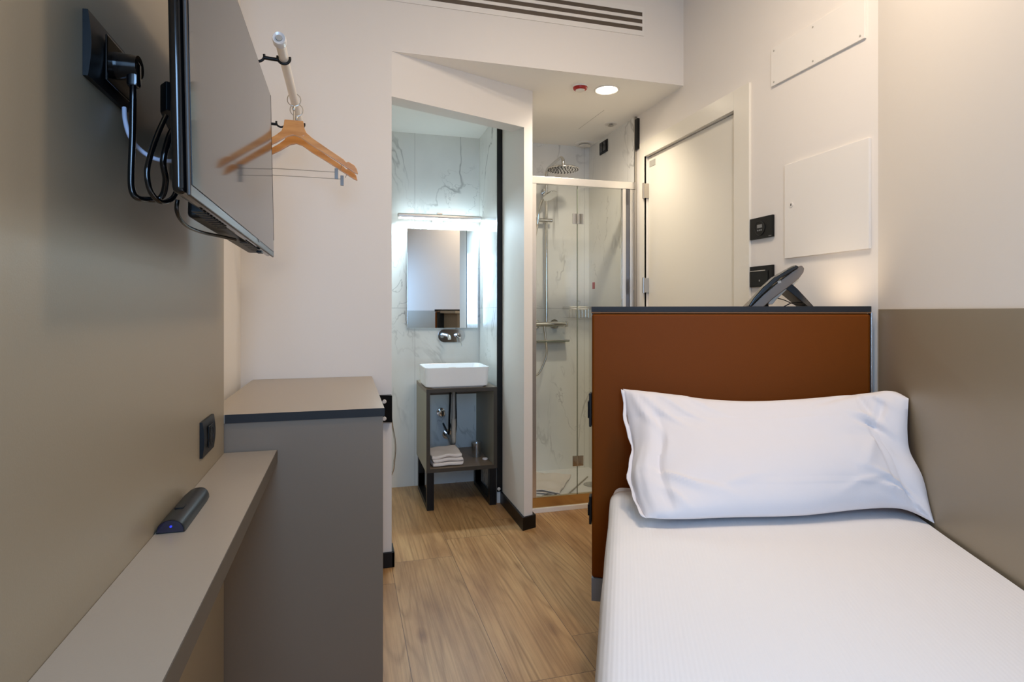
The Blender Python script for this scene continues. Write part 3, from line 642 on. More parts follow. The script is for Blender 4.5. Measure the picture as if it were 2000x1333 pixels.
lamp('mirror_lamp_upglow', 'AREA', (0.59, 3.835, 1.777), 0.35, (0.62, 0.86, 1.0), (0, 0.1, 1), shape='RECTANGLE', size=0.52, size_y=0.02)
t = thing('basin_mixer', 'chrome wall-mounted basin mixer on an oblong plate under the mirror', 'tap', (0.68, YB, 0.985))
bm = N(); prism(bm, rrect(0.681, 0.985, 0.183, 0.088, 0.0435, 10), YB - 0.010, YB - 0.0005, 'y', 0.0015); rel(obj('wall_plate', bm, 'chrome'), t)
bm = N(); tube(bm, [(0.640, YB - 0.010, 0.990), (0.640, YB - 0.06, 0.992), (0.640, YB - 0.12, 0.990), (0.640, YB - 0.155, 0.985), (0.640, YB - 0.162, 0.968)], 0.011, 16); rel(obj('spout', bm, 'chrome'), t)
bm = N(); cyl(bm, (0.722, YB - 0.010, 0.987), (0.722, YB - 0.055, 0.987), 0.017, 0.016, 24); rel(obj('cartridge', bm, 'chrome'), t)
bm = N(); tube(bm, [(0.722, YB - 0.056, 0.985), (0.725, YB - 0.064, 0.972), (0.735, YB - 0.075, 0.930), (0.738, YB - 0.078, 0.915)], 0.0035, 10); cyl(bm, (0.722, YB - 0.055, 0.987), (0.722, YB - 0.066, 0.987), 0.012, 0.009, 20); rel(obj('lever', bm, 'chrome'), t)

VX0, VX1, VY0, VY1 = 0.446, 0.8645, 3.385, 3.870
t = thing('vanity_unit', 'open taupe vanity cube on black sled legs under the washbasin', 'vanity', (0.655, 3.62, 0))
vm = mat('olive_taupe_laminate', S(146, 141, 122), 0.45, 0.05, bump=(300, 0.05)); vi = M['taupe']
rel(obj('side_panel', B(VX0, VX0 + 0.020, VY0 + 0.0008, VY1, 0.218, 0.6775, 0.0005), vm), t)
rel(obj('side_panel', B(VX1 - 0.020, VX1, VY0 + 0.0008, VY1, 0.218, 0.6775, 0.0005), vm), t)
rel(obj('top_panel', B(VX0, VX1, VY0, VY1, 0.678, 0.700, 0.0008), vi), t)
rel(obj('rear_rail', B(VX0 + 0.0205, VX1 - 0.0205, VY1 - 0.02, VY1, 0.60, 0.6775), vi), t)
rel(obj('shelf_panel', B(VX0 + 0.0205, VX1 - 0.0205, VY0 + 0.0008, VY1, 0.218, 0.240), vi), t)
bm = N()
for (a, b, z0, z1) in ((VX0, VX0 + 0.021, 0.218, 0.700), (VX1 - 0.021, VX1, 0.218, 0.700), (VX0 + 0.021, VX1 - 0.021, 0.678, 0.700), (VX0 + 0.021, VX1 - 0.021, 0.218, 0.240)):
    box(bm, a, b, VY0 - 0.002, VY0 - 0.0002, z0, z1)
rel(obj('front_edging', bm, mat('dark_olive_edge', S(62, 56, 48), 0.4)), t)
for x0 in (VX0 + 0.004, VX1 - 0.044):
    x1 = x0 + 0.040
    bm = N(); box(bm, x0, x1, VY0 + 0.003, VY0 + 0.043, 0.0, 0.2175, 0.001); box(bm, x0, x1, VY1 - 0.075, VY1 - 0.035, 0.0, 0.2175, 0.001); box(bm, x0, x1, VY0 + 0.043, VY1 - 0.075, 0.0, 0.030, 0.001)
    rel(obj('sled_leg', bm, 'blackmetal'), t)

# ceramic basin: rounded rectangular bowl
t = thing('washbasin', 'white rectangular ceramic vessel basin standing on the vanity', 'washbasin', (0.632, 3.548, 0.7005))
bm = N(); rings = []
spec = [(0.350, 0.270, 0.030, 0.0), (0.372, 0.292, 0.034, 0.010), (0.386, 0.304, 0.036, 0.116), (0.384, 0.302, 0.036, 0.119), (0.372, 0.290, 0.032, 0.119), (0.368, 0.286, 0.031, 0.114), (0.340, 0.258, 0.045, 0.030), (0.28, 0.20, 0.06, 0.018), (0.05, 0.05, 0.0249, 0.014)]
for (ww, hh, rr, z) in spec: rings.append([bm.verts.new((p[0], p[1], z)) for p in rrect(0, 0, ww, hh, rr, 6)])
for a, b in zip(rings, rings[1:]):
    n = len(a)
    for k in range(n): bm.faces.new((a[k], a[(k + 1) % n], b[(k + 1) % n], b[k]))
bm.faces.new(rings[0]); bm.faces.new(rings[-1]); obj('bowl', bm, 'ceramic', t)
bm = N(); lathe(bm, [(0.0, 0.0155), (0.021, 0.0155), (0.023, 0.0145), (0.0, 0.0142)]); obj('drain', bm, 'chrome', t)
bm = N(); box(bm, -0.052, -0.012, -0.1478, -0.138, 0.1175, 0.1205, 0.001); o = obj('overflow_slot', bm, 'steel', t)

# trap, valve
t = thing('drain_trap', 'white drain pipe with chrome trap under the washbasin', 'drain pipe', (0.646, 3.62, 0.25))
bm = N(); cyl(bm, (0.646, 3.62, 0.6775), (0.646, 3.62, 0.650), 0.024, 0.021, 24); rel(obj('flange', bm, 'whitemetal'), t)
bm = N(); cyl(bm, (0.646, 3.62, 0.65), (0.646, 3.62, 0.47), 0.0115, n=18); cyl(bm, (0.646, 3.62, 0.48), (0.646, 3.62, 0.36), 0.0145, n=18)
tube(bm, [(0.646, 3.62, 0.37), (0.648, 3.63, 0.335), (0.65, 3.68, 0.315), (0.651, 3.74, 0.325), (0.651, 3.80, 0.33), (0.651, YB - 0.001, 0.33)], 0.014, 14); rel(obj('pipe', bm, 'greyplastic'), t)
bm = N(); cyl(bm, (0.651, YB - 0.012, 0.33), (0.651, YB - 0.0006, 0.33), 0.032, n=28); cyl(bm, (0.651, YB - 0.05, 0.33), (0.651, YB - 0.012, 0.33), 0.020, n=20); rel(obj('wall_collar', bm, 'chrome'), t)
for x, lab in ((0.630, 'black flexible supply hose left of the drain pipe'), (0.664, 'black flexible supply hose right of the drain pipe')):
    bm = N(); s = -1 if x < 0.646 else 1
    tube(bm, [(x, 3.655, 0.675), (x, 3.655, 0.60), (x + s * 0.004, 3.66, 0.48), (x + s * 0.004, 3.67, 0.40), (x + s * 0.002, 3.72, 0.37), (x + s * 0.004, YB - 0.001, 0.40)], 0.006, 10)
    tag(obj('supply_hose', bm, 'black'), lab, 'hose', 'supply hoses under the washbasin')
t = thing('stop_valve', 'round chrome stop valve on the tiles inside the vanity', 'valve', (0.615, YB, 0.478))
bm = N(); lathe(bm, [(0.0, -0.0005), (0.030, -0.0005), (0.028, -0.008), (0.012, -0.010), (0.012, -0.045), (0.0, -0.045)], (0.610, YB, 0.478), 'y', 28); rel(obj('body', bm, 'chrome'), t)
bm = N(); lathe(bm, [(0.0, -0.045), (0.022, -0.046), (0.024, -0.056), (0.018, -0.066), (0.0, -0.068)], (0.610, YB, 0.478), 'y', 20); rel(obj('handle', bm, 'chrome'), t)

def towel(name, cx, cy, z, wx, wy, layers, th, label, rot=0.0, seed=0, group=None):
    t = thing(name, label, 'towel', (cx, cy, z), rot, group)
    bm = N()
    nx = 18
    # one long cloth folded over itself: profile in x-z, extruded in y
    prof = []
    for L in range(layers):
        zz = L * th + th * 0.5; dirn = 1 if L % 2 == 0 else -1
        for i in range(nx + 1):
            x = -wx / 2 + wx * i / nx if dirn == 1 else wx / 2 - wx * i / nx
            sh = (L * 0.006) * (1 if L % 2 else -1)
            prof.append((x + sh * 0.5, zz))
    ny = 12; top = []; bot = []
    def hgt(x, y, zz): return 0.016 * noise.noise(Vector((x * 14 + seed, y * 11, zz * 6))) * (zz / (layers * th)) + 0.010 * (zz / (layers * th)) * math.exp(-((x - 0.02) / 0.05) ** 2)
    for j in range(ny + 1):
        y = -wy / 2 + wy * j / ny
        rt, rb = [], []
        for k, (x, zz) in enumerate(prof):
            s = 1 if (k // (nx + 1)) % 2 == 0 else -1
            wob = 0.004 * noise.noise(Vector((x * 20, y * 18, zz * 50 + seed)))
            yy = y * (1 - 0.02 * (zz / th))
            rt.append(bm.verts.new((x + wob, yy + wob, max(0.001, zz + s * th * 0.42 + hgt(x, y, zz)))))
            rb.append(bm.verts.new((x + wob, yy + wob, max(0.0006, zz - s * th * 0.42 + hgt(x, y, zz)))))
        top.append(rt); bot.append(rb)
    m_ = len(prof)
    for j in range(ny):
        for k in range(m_ - 1):
            bm.faces.new((top[j][k], top[j][k + 1], top[j + 1][k + 1], top[j + 1][k]))
            bm.faces.new((bot[j][k], bot[j + 1][k], bot[j + 1][k + 1], bot[j][k + 1]))
        bm.faces.new((top[j][0], top[j + 1][0], bot[j + 1][0], bot[j][0])); bm.faces.new((top[j][-1], bot[j][-1], bot[j + 1][-1], top[j + 1][-1]))
    for j in (0, ny):
        for k in range(m_ - 1): bm.faces.new((top[j][k], bot[j][k], bot[j][k + 1], top[j][k + 1]))
    cl = obj('cloth', bm, 'terry', t, 80); ss = cl.modifiers.new('soften', 'SUBSURF'); ss.levels = 1; ss.render_levels = 1
    return t
towel('folded_towel', 0.574, 3.51, 0.2415, 0.182, 0.20, 3, 0.024, 'folded rumpled white towel lying on the open vanity shelf', 0.03, 1)
t = thing('wrapped_tumbler', 'clear tumbler wrapped in plastic film on the vanity shelf', 'glass', (0.788, 3.60, 0.2405))
bm = N(); lathe(bm, [(0.0, 0.0), (0.026, 0.0), (0.032, 0.088), (0.030, 0.088), (0.0245, 0.006), (0.0, 0.006)]); obj('tumbler', bm, 'film', t)
bm = N(); lathe(bm, [(0.0, 0.0005), (0.029, 0.0005), (0.035, 0.050), (0.036, 0.086), (0.030, 0.098), (0.0, 0.101)])
for v in bm.verts:
    if v.co.z > 0.01:
        k = 1 + 0.09 * noise.noise(v.co * 60); v.co.x *= k; v.co.y *= k
obj('film_wrap', bm, 'film', t)
bm = N(); lathe(bm, [(0.0, 0.0), (0.015, 0.0), (0.017, 0.005), (0.015, 0.010), (0.0, 0.011)]); o = obj('soap_bar', bm, 'linen'); o.location = (0.822, 3.515, 0.2405)
tag(o, 'small round white soap beside the wrapped tumbler', 'soap')
t = thing('door_stop', 'tiny white round stop at the foot of the black profile', 'door stop', (0.899, 3.43, 0.09))
bm = N(); lathe(bm, [(0.0, 0.0), (0.010, 0.0), (0.009, -0.006), (0.0, -0.007)], (0.880, 3.4045, 0.088), 'y', 18); rel(obj('bumper', bm, 'whitemetal'), t)
bm = N(); lathe(bm, [(0.0, -0.0072), (0.0035, -0.0072), (0.003, -0.009), (0.0, -0.009)], (0.880, 3.4045, 0.088), 'y', 12); rel(obj('screw', bm, 'steel'), t)

# ---------------------------------------------------------------- shower
SX0, SX1, SY = 0.9575, XR - 0.0145, 3.20
t = thing('shower_tray', 'white low shower tray inside the glass enclosure', 'shower tray', (1.32, 3.55, 0))
bm = N(); box(bm, SX0, XR - 0.0125, SY + 0.035, YB - 0.0005, 0.0, 0.035, 0.003); rel(obj('basin', bm, 'ceramic'), t)
bm = N(); lathe(bm, [(0.0, 0.0355), (0.05, 0.0355), (0.052, 0.038), (0.045, 0.041), (0.0, 0.041)], (1.52, 3.50, 0), 'z', 32); rel(obj('drain_cover', bm, 'chrome'), t)
t = thing('shower_enclosure', 'framed glass folding shower enclosure with white top rail', 'shower enclosure', (1.3, SY, 0))
bm = N(); box(bm, SX0, XR - 0.0145, SY - 0.012, SY + 0.022, 1.878, 1.920, 0.002); rel(obj('top_rail', bm, 'alu'), t)
bm = N(); box(bm, SX0, XR - 0.0145, SY - 0.020, SY + 0.030, 0.0, 0.026, 0.002); rel(obj('sill', bm, 'whitemetal'), t)
bm = N(); box(bm, SX0, XR - 0.0145, SY - 0.008, SY + 0.016, 0.0262, 0.085, 0.001); rel(obj('bottom_rail', bm, mat('polished_bottom_rail', S(212, 190, 150), 0.16, 1.0)), t)
bm = N(); box(bm, SX0, 1.046, SY - 0.010, SY + 0.020, 0.0855, 1.8775, 0.002); rel(obj('wall_profile', bm, 'alu'), t)
bm = N(); box(bm, 1.634, XR - 0.0145, SY - 0.008, SY + 0.020, 0.0855, 1.8775, 0.002); rel(obj('wall_profile', bm, 'alu'), t)
for z in (1.80, 1.22):
    rel(obj('profile_slot', B(1.656, 1.660, SY - 0.0088, SY - 0.0078, z - 0.055, z + 0.055), 'print_grey'), t)
bm = N(); box(bm, 1.586, 1.608, SY - 0.010, SY + 0.018, 0.0855, 1.8775, 0.003); rel(obj('door_post', bm, 'alu'), t)
bm = N(); box(bm, 1.609, 1.633, SY - 0.004, SY + 0.016, 0.0855, 1.8775, 0.002); rel(obj('magnetic_strip', bm, mat('dark_seal_metal', S(120, 122, 130), 0.2, 0.9)), t)
for (a, b) in ((1.0465, 1.3000), (1.3040, 1.5855)):
    rel(obj('glass_panel', B(a, b, SY + 0.002, SY + 0.008, 0.0858, 1.8772), 'glass'), t)
rel(obj('panel_seal', B(1.3002, 1.3038, SY + 0.001, SY + 0.009, 0.0858, 1.8772), 'glass_edge'), t)
for z in (1.688, 0.277):
    bm = N(); box(bm, 1.270, 1.300, SY - 0.006, SY + 0.0018, z - 0.030, z + 0.030, 0.0015); box(bm, 1.305, 1.337, SY - 0.006, SY + 0.0018, z - 0.030, z + 0.030, 0.0015); cyl(bm, (1.302, SY - 0.003, z - 0.03), (1.302, SY - 0.003, z + 0.03), 0.0035, n=14)
    rel(obj('glass_hinge', bm, 'chrome'), t)

t = thing('shower_column', 'chrome shower column with a round rain head', 'shower', (1.3343, YB, 1.04))
RY = 3.845
bm = N(); tube(bm, [(1.334, RY, 1.06), (1.334, RY, 1.5), (1.334, RY, 2.02), (1.334, RY, 2.10), (1.334, RY - 0.03, 2.125), (1.334, RY - 0.10, 2.132), (1.334, RY - 0.24, 2.138), (1.334, RY - 0.29, 2.136), (1.334, RY - 0.320, 2.115), (1.334, RY - 0.322, 2.075)], 0.0105, 16); rel(obj('riser', bm, 'chrome'), t)
bm = N(); lathe(bm, [(0.0, 0.026), (0.018, 0.024), (0.022, 0.012), (0.098, 0.008), (0.104, 0.003), (0.102, -0.002), (0.0, -0.002)], (1.334, RY - 0.322, 2.052), 'z', 44); hd_ = rel(obj('rain_head', bm, 'chrome'), t)
bm = N()
for rr_, nn_ in ((0.02, 6), (0.04, 12), (0.06, 18), (0.08, 24), (0.094, 28)):
    for k in range(nn_): cyl(bm, (1.334 + rr_ * math.cos(2 * PI * k / nn_), RY - 0.322 + rr_ * math.sin(2 * PI * k / nn_), 2.0472), (1.334 + rr_ * math.cos(2 * PI * k / nn_), RY - 0.322 + rr_ * math.sin(2 * PI * k / nn_), 2.0499), 0.0028, n=6)
rel(obj('nozzles', bm, 'edge'), t)
bm = N(); cyl(bm, (1.334, RY, 1.98), (1.334, YB - 0.001, 1.98), 0.009, n=16); cyl(bm, (1.334, YB - 0.008, 1.98), (1.334, YB - 0.0005, 1.98), 0.024, n=24); rel(obj('wall_bracket', bm, 'chrome'), t)
bm = N(); cyl(bm, (1.215, 3.825, 1.060), (1.466, 3.825, 1.060), 0.0175, n=24); cyl(bm, (1.466, 3.825, 1.060), (1.480, 3.825, 1.060), 0.022, 0.020, 24); cyl(bm, (1.200, 3.825, 1.060), (1.215, 3.825, 1.060), 0.020, 0.022, 24)
for x in (1.27, 1.41): cyl(bm, (x, 3.84, 1.060), (x, YB - 0.0005, 1.060), 0.016, n=18); cyl(bm, (x, YB - 0.008, 1.060), (x, YB - 0.0005, 1.060), 0.032, n=28)
rel(obj('thermostatic_bar', bm, 'chrome'), t)
bm = N(); cyl(bm, (1.262, 3.838, 1.775), (1.372, 3.838, 1.775), 0.0135, n=20); cyl(bm, (1.255, 3.80, 1.775), (1.255, 3.846, 1.775), 0.015, n=18); rel(obj('slider', bm, 'chrome'), t)
bm = N()
tube(bm, [(1.252, 3.79, 1.74), (1.256, 3.785, 1.80), (1.266, 3.77, 1.86), (1.276, 3.755, 1.90)], lambda q: 0.0085 + 0.004 * q, 14)
m4 = Matrix.Translation((1.318, 3.725, 1.922)) @ Matrix.Rotation(math.radians(-18), 4, 'Y') @ Matrix.Rotation(math.radians(-25), 4, 'X')
b2 = bmesh.new(); lathe(b2, [(0.0, 0.018), (0.024, 0.016), (0.050, 0.006), (0.053, 0.0), (0.050, -0.004), (0.0, -0.005)], (0, 0, 0), 'z', 32); b2.transform(m4)
me_ = bpy.data.meshes.new('tmp'); b2.to_mesh(me_); b2.free(); bm.from_mesh(me_); bpy.data.meshes.remove(me_)
rel(obj('hand_shower', bm, 'chrome'), t)
bm = N(); tube(bm, [(1.252, 3.79, 1.74), (1.236, 3.79, 1.66), (1.215, 3.79, 1.55), (1.19, 3.79, 1.30), (1.175, 3.79, 1.0), (1.185, 3.79, 0.80), (1.2407, 3.785, 0.718), (1.292, 3.785, 0.789), (1.3174, 3.79, 0.865), (1.318, 3.81, 0.95), (1.312, 3.825, 1.043)], 0.0065, 12); rel(obj('hose', bm, 'steel'), t)
t = thing('soap_shelf', 'straight chrome soap dish on the shower wall below the mixer', 'soap dish', (1.37, YB, 0.94))
bm = N(); box(bm, 1.255, 1.486, 3.80, YB - 0.0005, 0.938, 0.945, 0.001); rel(obj('dish', bm, 'glass_edge'), t)
bm = N(); tube(bm, [(1.255, YB - 0.001, 0.949), (1.255, 3.80, 0.949), (1.486, 3.80, 0.949), (1.486, YB - 0.001, 0.949)], 0.0035, 8, 1); rel(obj('rail', bm, 'chrome'), t)
t = thing('corner_basket', 'chrome wire basket in the right corner of the shower', 'shower basket', (1.58, YB, 1.10))
bm = N()
for z in (1.178, 1.165): tube(bm, [(1.474, YB - 0.002, z), (1.49, 3.80, z), (XR - 0.03, 3.76, z), (XR - 0.014, 3.76, z)], 0.003, 8, 1)
rel(obj('upper_rail', bm, 'chrome'), t)
bm = N()
for i in range(9):
    x = 1.484 + i * 0.022; tube(bm, [(x, YB - 0.002, 1.105), (x, 3.79 - 0.003 * i, 1.105), (x, 3.80 - 0.0045 * i, 1.165)], 0.0014, 6, 1)
rel(obj('wire_mesh', bm, 'chrome'), t)

towel('bath_mat', 1.235, 3.58, 0.0360, 0.26, 0.42, 2, 0.010, 'white folded bath mat lying in the shower tray', -0.55, 9)
bm = N()
for k in range(3): ring(bm, (1.175 + 0.008 * k, 3.335, 0.0385 + 0.006 * k), (0.05 * k, 0.1, 1), 0.045 - 0.007 * k, 0.0024, 36, 8)
tag(obj('cord_coil', bm, 'print_grey'), 'thin grey cord coiled in the near corner of the shower tray', 'cord')
bm = N(); cyl(bm, (1.262, 3.30, 0.040), (1.56, 3.66, 0.040), 0.004, n=10)
tag(obj('thin_rod', bm, 'greyplastic'), 'thin grey rod lying diagonally in the shower tray', 'rod')

# ---------------------------------------------------------------- bed wall group: headboard, console, phone, bed, pillow
TH = -math.atan2(DV.x, DV.y)
def bedthing(name, label, cat, group=None): return thing(name, label, cat, (R0.x, R0.y, 0), TH, group)
# local axes: x to the right along the headboard (0 at its right end), y away from the camera, z up
HW = 0.911
t = bedthing('headboard', 'tall tan leatherette headboard with dark top edge behind the bed', 'headboard')
bm = N(); box(bm, -HW + 0.001, -0.001, 0.0, 0.035, 0.197, 1.142, 0.010, 4); obj('upholstery', bm, 'leather', t)
bm = N(); box(bm, -HW, 0.0, -0.001, 0.050, 1.147, 1.166, 0.001); obj('top_edge', bm, 'edge', t)
bm = N(); box(bm, -HW, -0.0005, 0.0005, 0.050, 1.1425, 1.1468); obj('joint_strip', bm, mat('brown_edge_piping', S(150, 104, 66), 0.5, spec=0.2), t)
bm = N(); box(bm, -HW, 0.0, 0.002, 0.040, 0.114, 0.196, 0.001); obj('plinth', bm, 'plinth', t)
bm = N(); box(bm, 0.0005, 0.006, 0.004, 0.030, 0.114, 1.146, 0.0005); obj('side_trim', bm, 'alu', t)
bm = N(); box(bm, -HW, -0.0005, 0.0355, 0.050, 0.197, 1.142); obj('back_board', bm, 'edge', t)
for (z0, z1) in ((0.735, 0.855), (0.385, 0.485)):
    bm = N(); prism(bm, [(0.006, z0), (0.046, z0), (0.046, z1), (0.006, z1)], -HW - 0.009, -HW - 0.0002, 'x', 0.002); box(bm, -HW - 0.014, -HW - 0.009, 0.010, 0.042, z0 + 0.030, z1 - 0.030, 0.002)
    obj('side_fitting', bm, 'black', t)
# console standing behind the headboard
t = bedthing('bedside_console', 'console behind the headboard whose pale-lit top carries the phone', 'console')
inv = (Matrix.Translation((R0.x, R0.y, 0)) @ Matrix.Rotation(TH, 4, 'Z')).inverted()
def loc2(wx, wy): v = inv @ Vector((wx, wy, 0)); return (v.x, v.y)
k1 = loc2(XR - 0.0005, 1.5377 + 0.03); k2 = loc2(XR - 0.0005, 1.93)
xr_at = lambda y: k1[0] + (k2[0] - k1[0]) * (y - k1[1]) / (k2[1] - k1[1])
ctop = [(-HW + 0.03, 0.0505), (xr_at(0.0505) - 0.001, 0.0505), (xr_at(0.30) - 0.001, 0.30), (-HW + 0.03, 0.30)]
bm = N(); prism(bm, ctop, 1.128, 1.152, 'z', 0.0005); obj('top', bm, 'greige_top', t)
cb = [(-HW + 0.07, 0.060), (xr_at(0.06) - 0.01, 0.060), (xr_at(0.28) - 0.01, 0.28), (-HW + 0.07, 0.28)]
bm = N(); prism(bm, cb, 0.0, 1.1275, 'z', 0.001); obj('body', bm, 'taupe', t)
# small uplight set in the console top near the wall
t = thing('uplight', 'warm little uplight hidden behind the right end of the headboard', 'lamp', (1.545, 1.665, 1.1525))
bm = N(); lathe(bm, [(0.0, 0.0), (0.018, 0.0), (0.018, 0.010), (0.015, 0.010), (0.015, 0.006), (0.0, 0.006)]); obj('body', bm, 'blackmetal', t)
bm = N(); lathe(bm, [(0.0, 0.0062), (0.0148, 0.0062), (0.0148, 0.008), (0.0, 0.0085)]); obj('lens', bm, 'warmled', t)
lamp('uplight_beam', 'SPOT', (1.545, 1.665, 1.163), 1.6, (1.0, 0.76, 0.52), (0.6, 0.0, 1), spot_size=math.radians(150), spot_blend=1.0, shadow_soft_size=0.02)

# phone, side on, keypad facing left
t = bedthing('desk_phone', 'dark desk phone on its stand on the console behind the headboard', 'telephone')
CR = 0.000196; px_ = -0.252; pz_ = 1.1523        # side-profile units -> metres
def pf(pts): return [(px_ + (x - 1020) * CR, pz_ + (1040 - y) * CR) for x, y in pts]
body = pf([(440, 1040), (470, 1000), (700, 760), (960, 530), (1200, 340), (1300, 250), (1345, 240), (1385, 290), (1375, 360), (1300, 470), (1100, 640), (860, 830), (640, 1038)])
bm = N(); prism(bm, body, 0.085, 0.255, 'y', 0.003, 2); obj('body', bm, 'silver', t)
back = pf([(1340, 420), (1310, 520), (1230, 590), (1120, 665), (940, 850), (880, 930), (820, 935), (800, 905), (870, 835), (1105, 645)])
bm = N(); prism(bm, back, 0.105, 0.235, 'y', 0.002, 2); obj('rear_housing', bm, 'greyplastic', t)
hset = pf([(440, 960), (520, 830), (690, 620), (880, 440), (1100, 300), (1230, 230), (1290, 262), (1270, 300), (1120, 390), (960, 490), (800, 650), (660, 790), (560, 890), (480, 985)])
bm = N(); prism(bm, hset, 0.078, 0.130, 'y', 0.004, 3); obj('handset', bm, 'gloss_black', t)
stand = pf([(1090, 640), (1200, 565), (1290, 650), (1620, 1036), (1540, 1036)])
bm = N(); prism(bm, stand, 0.10, 0.24, 'y', 0.002, 2); obj('stand', bm, 'black', t)
bm = N(); prism(bm, pf([(930, 520), (990, 500), (1000, 545), (950, 560)]), 0.0835, 0.090, 'y'); obj('hook_switch', bm, 'greyplastic', t)
bm = N(); pts = []
for k in range(56):
    a = k * 0.9; q = k / 55; x, y = pf([(700 + 120 * q, 1000 - 40 * math.sin(q * PI))])[0]; pts.append((x, 0.100 + 0.006 * math.cos(a) + 0.02 * q, y + 0.004 + 0.006 * math.sin(a)))
tube(bm, pts, 0.0018, 6, 2); obj('coiled_cord', bm, 'black', t)
bm = N()
P = pf([(960, 815), (1080, 850), (1200, 905), (1300, 940), (1430, 945), (1500, 900)]); tube(bm, [(a, 0.115, b) for a, b in P], 0.0016, 8)
P = pf([(1420, 905), (1300, 900), (1210, 905), (1100, 960), (1000, 1020)]); tube(bm, [(a, 0.112, b) for a, b in P], 0.0020, 8)
obj('line_cord', bm, 'black', t)
bm = N(); P = pf([(250, 1036), (310, 1030), (360, 1010)]); tube(bm, [(P[0][0], 0.10, pz_ + 0.004), (P[1][0], 0.10, pz_ + 0.004), (P[2][0], 0.12, pz_ + 0.006), (P[2][0] + 0.01, 0.16, pz_ + 0.004)], 0.0035, 10)
tag(obj('phone_cord_end', bm, 'black', None), 'short black cord end left of the desk phone', 'cord')
o = bpy.data.objects['phone_cord_end']; o.location = (R0.x, R0.y, 0); o.rotation_euler = (0, 0, TH)

# bed
BL, BR_, LEN = -0.838, 0.017, 1.97       # left and right limits in local x
t = bedthing('single_bed', 'single bed made up in ribbed white bedding against the taupe panel', 'bed')
bm = N(); box(bm, BL + 0.03, BR_ - 0.03, -LEN + 0.04, -0.03, 0.08, 0.27, 0.01); obj('bed_base', bm, 'taupe', t)
for x in (BL + 0.08, BR_ - 0.10):
    for y in (-0.10, -LEN + 0.12):
        bm = N(); cyl(bm, (x, y, 0.0), (x, y, 0.0795), 0.022, n=18); obj('leg', bm, 'blackmetal', t)
bm = N(); box(bm, BL + 0.004, BR_ - 0.012, -LEN + 0.02, -0.004, 0.272, 0.534, 0.030, 5); obj('mattress', bm, 'linen', t)
# coverlet : cross profile swept along the bed
bm = N(); prof = []
for i in range(7): prof.append((BL - 0.008 + 0.004 * math.sin(i), 0.12 + 0.36 * i / 6))
for i in range(1, 9):
    a = PI - PI / 2 * i / 8; prof.append((BL + 0.040 + 0.047 * math.cos(a), 0.498 + 0.052 * math.sin(a)))
wtop = 40
for i in range(1, wtop + 1):
    u = i / wtop; x = BL + 0.040 + (BR_ - 0.006 - BL - 0.040) * u; prof.append((x, 0.550 + 0.024 * u ** 0.6 * 1.0 + 0.004 * math.sin(PI * u)))
prof.append((BR_ - 0.001, 0.560)); prof.append((BR_ - 0.001, 0.50))
rows = []; ny = 70
for j in range(ny + 1):
    y = -0.075 - (LEN - 0.075) * j / ny; row = []
    head = max(0.0, 1 - j / 9)
    for (x, z) in prof:
        top = max(0.0, min(1.0, (z - 0.45) / 0.1))
        dz = 0.005 * noise.noise(Vector((x * 3.1, y * 2.6, 1.7))) * top - 0.012 * head ** 2 * top
        dx = 0.006 * noise.noise(Vector((0.5, y * 5, z * 6))) * (1 - top) if x < BL + 0.01 else 0
        row.append(bm.verts.new((x + dx, y, z + dz)))
    rows.append(row)
y = -LEN; foot = [bm.verts.new((v.co.x, -LEN - 0.004, min(v.co.z, 0.12 + 0.0 * v.co.z))) for v in rows[-1]]
rows.append(foot)
for a, b in zip(rows, rows[1:]):
    for k in range(len(prof) - 1): bm.faces.new((a[k], a[k + 1], b[k + 1], b[k]))
cv = obj('coverlet', bm, 'rib', t, 60)
sm = cv.modifiers.new('thickness', 'SOLIDIFY'); sm.thickness = 0.004; sm.offset = -1

# pillow : Coons patch between four measured seam curves, puffed front and back
def curve(pts):
    P = [Vector(p) for p in pts]
    L = [0]
    for a, b in zip(P, P[1:]): L.append(L[-1] + (b - a).length)
    L = [q / L[-1] for q in L]
    def f(t):
        t = min(max(t, 0), 1)
        for i in range(len(P) - 1):
            if t <= L[i + 1] + 1e-9: break
        s = (t - L[i]) / max(1e-9, L[i + 1] - L[i])
        a, b, c, d = P[max(i - 1, 0)], P[i], P[i + 1], P[min(i + 2, len(P) - 1)]
        return 0.5 * ((2 * b) + (-a + c) * s + (2 * a - 5 * b + 4 * c - d) * s * s + (-a + 3 * b - 3 * c + d) * s ** 3)
    return f
# (l = distance left of the headboard's right end, d = distance in front of it, z)
def lc(l, d, z): return (-l, -d, z)
cb_ = curve([lc(0.735, 0.47, 0.585), lc(0.66, 0.475, 0.592), lc(0.50, 0.44, 0.600), lc(0.32, 0.395, 0.600), lc(0.15, 0.335, 0.604), lc(0.04, 0.315, 0.602), lc(-0.020, 0.36, 0.582)])
ct_ = curve([lc(0.80, 0.060, 0.883), lc(0.658, 0.062, 0.866), lc(0.525, 0.066, 0.849), lc(0.366, 0.07, 0.846), lc(0.186, 0.09, 0.868), lc(0.052, 0.13, 0.896), lc(0.006, 0.17, 0.910), lc(-0.018, 0.215, 0.895)])
cl_ = curve([lc(0.735, 0.47, 0.585), lc(0.758, 0.40, 0.600), lc(0.776, 0.30, 0.640), lc(0.768, 0.20, 0.705), lc(0.784, 0.12, 0.775), lc(0.80, 0.060, 0.883)])
cr_ = curve([lc(-0.020, 0.36, 0.582), lc(-0.020, 0.33, 0.630), lc(-0.015, 0.30, 0.695), lc(0.0, 0.265, 0.75), lc(-0.002, 0.245, 0.81), lc(-0.018, 0.215, 0.895)])
c00, c10, c01, c11 = cb_(0), cb_(1), ct_(0), ct_(1)
